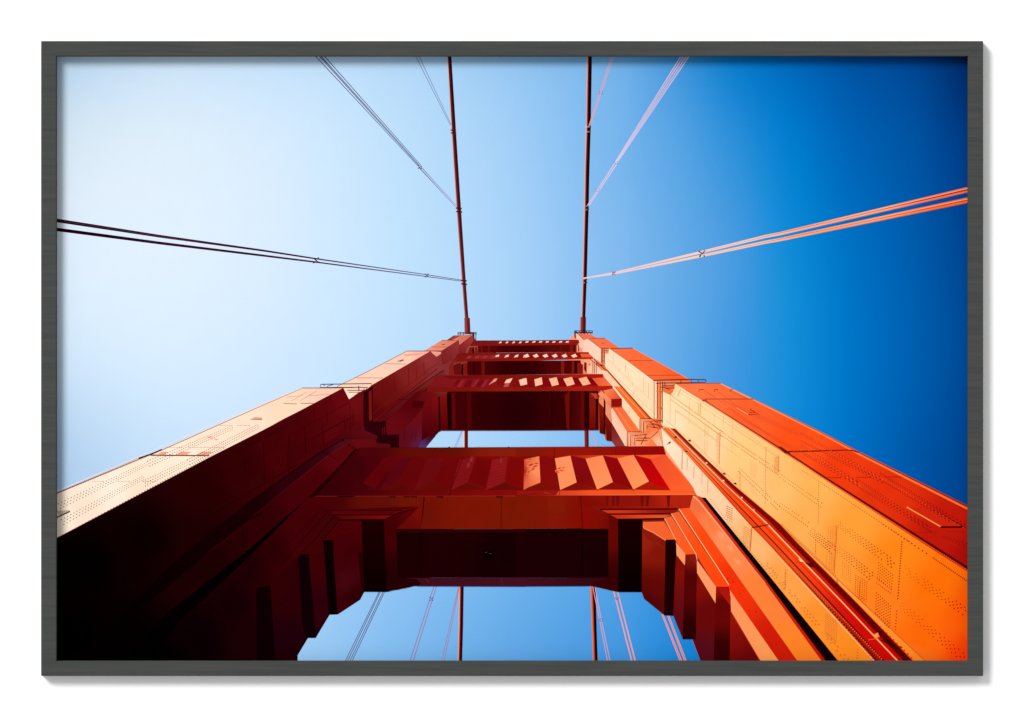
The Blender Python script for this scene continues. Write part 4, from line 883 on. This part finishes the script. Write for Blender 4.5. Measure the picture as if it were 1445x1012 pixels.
F.poly([(150,385),(240,374),(876,372),(850,300),(1000,360),(1020,395),(900,398),(230,401)], [(200,392,(204,60,36)),(500,385,(226,72,36)),(950,380,(238,80,36))], amp=.04); F.poly([(0,376),(240,372),(220,400),(150,382),(0,400)], (150,22,18))
F.poly([(760,194),(848,168),(1005,358),(1000,375),(876,373)], [(800,200,(226,72,44)),(960,350,(240,84,42))], amp=.06)
F.line([(213,190),(243,371),(240,402)], .7, (60,4,6)); F.line([(663,368),(663,376)], .9, (60,0,4)); F.line([(456,368),(458,374)], .9, (60,0,4))
E.line([(60,406),(1255,405)], .9, [(60,406,(110,30,34)),(1200,405,(150,50,34))]); F.line([(-10,405),(250,402),(1015,397)], 1.0, [(0,404,(120,20,14)),(600,400,(250,120,70))])
# soffit edge and lintel
E.poly([(75,408),(1262,407),(1262,593),(520,593),(640,465),(135,482),(100,470),(0,430)], [(120,440,(66,0,8)),(400,440,(92,14,8)),(650,500,(110,18,8)),(900,520,(122,22,6)),(1200,520,(120,24,6))], amp=.08)
F.poly([(-6,404),(1000,398),(985,472),(920,476),(480,476),(400,460),(520,588),(-6,592)], [(0,500,(120,24,6)),(200,500,(126,22,8)),(400,540,(130,12,4)),(600,440,(142,20,10)),(950,440,(172,34,16))], amp=.08)
for x in (500,535,560,700,730,850): F.poly([(x,402),(x+26,402),(x+22,416),(x+18,470),(x+8,470),(x+4,416)], (112,12,8), amp=.04)
for x in (478,560,600,750,1090): E.poly([(x,406),(x+45,406),(x+38,414),(x+8,413)], (48,0,4), amp=0)
E.poly([(180,405),(290,405),(270,412),(200,411)], (10,0,2), amp=0)
E.line([(683,408),(676,480),(660,592)], 1.4, (50,0,4)); E.line([(1122,408),(1122,592)], .9, (74,6,4)); F.line([(362,404),(372,592)], 1.0, (84,0,4))
for k in range(14): x = 490 + k * 12; E.line([(x,412),(x,455)], .4, (110,44,20))
for k in range(9): x = 180 + k * 11; F.line([(x,415),(x-1,500)], .4, (140,40,18))
# dark soffit panel
E.poly([(520,595),(1262,594),(1262,871),(528,870)], [(560,700,(24,0,2)),(800,650,(28,0,3)),(1200,750,(20,0,3))], amp=.1); F.poly([(-6,593),(524,590),(528,872),(-6,871)], [(0,700,(26,0,5)),(400,700,(24,0,3))], amp=.1)
E.poly([(530,597),(1262,597),(1262,612),(530,614)], (40,4,6)); F.line([(372,592),(370,870)], 1.1, (8,0,0)); E.line([(662,596),(664,870)], .8, (12,0,0))
E.line([(985,688),(1083,688),(1083,778),(985,778),(985,688)], .9, (10,0,2)); E.poly([(1020,715),(1080,715),(1080,765),(1020,765)], (8,0,0), amp=0); E.line([(1032,728),(1042,725)], .7, (110,76,70)); E.line([(1055,733),(1066,734)], .7, (110,76,70))
E.poly([(545,872),(1262,872),(1262,921),(655,919),(640,918),(660,905)], [(700,890,(58,14,34)),(1200,895,(64,16,42))], amp=.06); F.poly([(-6,872),(520,874),(440,916),(410,918),(-6,919)], [(0,895,(66,16,42)),(400,890,(50,8,22))], amp=.06)
E.line([(640,919),(1262,921)], .8, (60,30,90)); F.line([(-6,920),(410,918)], .8, (40,16,60)); E.line([(1122,872),(1130,918)], .7, (90,40,60)); E.line([(690,875),(710,905)], .7, (90,40,60))
# left haunch
E.poly([(640,465),(655,470),(522,595),(530,868),(640,880),(665,905),(640,918),(600,918),(580,930),(520,940),(470,952),(453,540),(520,535)], [(600,500,(84,0,8)),(500,600,(60,0,6)),(500,900,(34,0,3)),(600,900,(36,0,6))], amp=.05)
E.poly([(560,560),(650,470),(672,480),(662,592),(520,593)], [(600,580,(100,6,8)),(660,500,(116,16,10))])
E.poly([(130,480),(640,465),(560,490),(130,492)], (82,0,8)); E.line([(130,486),(560,486)], 1.3, (20,0,2)); E.poly([(150,490),(560,490),(500,510),(165,512)], (84,2,8)); E.line([(165,512),(500,514)], 1.5, (22,0,2))
E.poly([(180,516),(500,516),(460,534),(200,538)], [(200,525,(84,2,8)),(450,525,(124,10,14))]); E.line([(190,540),(330,541)], 1.4, (22,0,2)); E.line([(500,505),(640,466)], .9, (110,14,18))
E.poly([(325,541),(453,541),(470,951),(340,951)], [(380,560,(26,0,0)),(400,900,(12,0,0))], amp=0)
# right haunch
F.poly([(400,460),(480,490),(575,535),(577,952),(540,945),(410,915),(440,900),(520,872),(520,590)], [(440,490,(128,14,8)),(560,560,(96,6,4)),(550,900,(50,0,6))], amp=.05)
F.poly([(400,460),(480,492),(522,520),(524,592),(374,592),(372,470)], [(420,520,(136,14,6)),(520,560,(116,10,6))])
F.poly([(400,459),(985,470),(918,478),(470,478)], [(480,468,(140,16,8)),(950,472,(170,34,18))]); F.line([(470,481),(915,478)], 1.6, (56,0,2)); F.poly([(480,486),(915,484),(880,504),(520,504)], [(600,495,(196,50,24)),(850,495,(150,22,12))])
F.line([(520,507),(878,506)], 1.5, (56,0,2)); F.poly([(530,512),(880,512),(840,530),(572,534)], [(560,520,(190,44,20)),(800,520,(214,74,42))]); F.line([(715,536),(838,534)], 1.6, (40,0,2))
F.poly([(575,536),(713,537),(710,953),(577,953)], [(600,560,(24,0,0)),(650,900,(8,0,0))], amp=0)

# ------------------------------------------------------------------ saddle platforms on the tower tops
sheet('saddle_railing')
for y in (103,114): A.line([(458,y),(596,y-1)], .9, (52,30,48))
for x in (460,478,500,556,576,596): A.line([(x,100),(x,122)], .9, (52,26,44))
A.line([(578,104),(580,165)], 1.6, (60,20,34)); A.line([(594,104),(594,165)], .9, (50,34,60)); A.poly([(556,104),(576,106),(578,140),(568,120)], (90,30,36))
sheet('saddle_railing')
for y in (90,103): B.line([(378,y),(512,y)], .9, (50,24,44))
for x in (378,392,412,466,486,510): B.line([(x,88),(x,110)], 1.1, (44,14,30))
B.line([(384,92),(384,150)], 1.1, (100,50,70)); B.line([(376,100),(378,140)], .8, (70,50,80))
for x in (400,425,450,475,500): B.poly([(x-8,100),(x+6,100),(x+4,112),(x-6,112)], (50,10,22), amp=0)

# ------------------------------------------------------------------ assemble
flush()
p_ob = paper.build(root)
p_ob['label'] = 'matt photographic print looking up an orange bridge tower into blue sky'
for s_ in sheets:
    if s_.v: s_.build(p_ob)
# backing board behind the sheet
bx = [(79.6-6, 79.4-6), (1366+6, 932.8+6)]
(x0, y0), (x1, y1) = bx
board_mat, nt, b = new_mat('grey_backing_board'); b.inputs['Base Color'].default_value = (.35, .33, .3, 1); b.inputs['Roughness'].default_value = .9
x0, x1, z0, z1 = wx(80.5), wx(1365), wz(932), wz(80.5)
link('backing_board', [(x0,-.0028,z0),(x1,-.0028,z0),(x1,-.0028,z1),(x0,-.0028,z1),(x0,-.0012,z0),(x1,-.0012,z0),(x1,-.0012,z1),(x0,-.0012,z1)],
     [(0,1,2,3),(5,4,7,6),(0,4,5,1),(3,2,6,7),(0,3,7,4),(1,5,6,2)], board_mat, root)
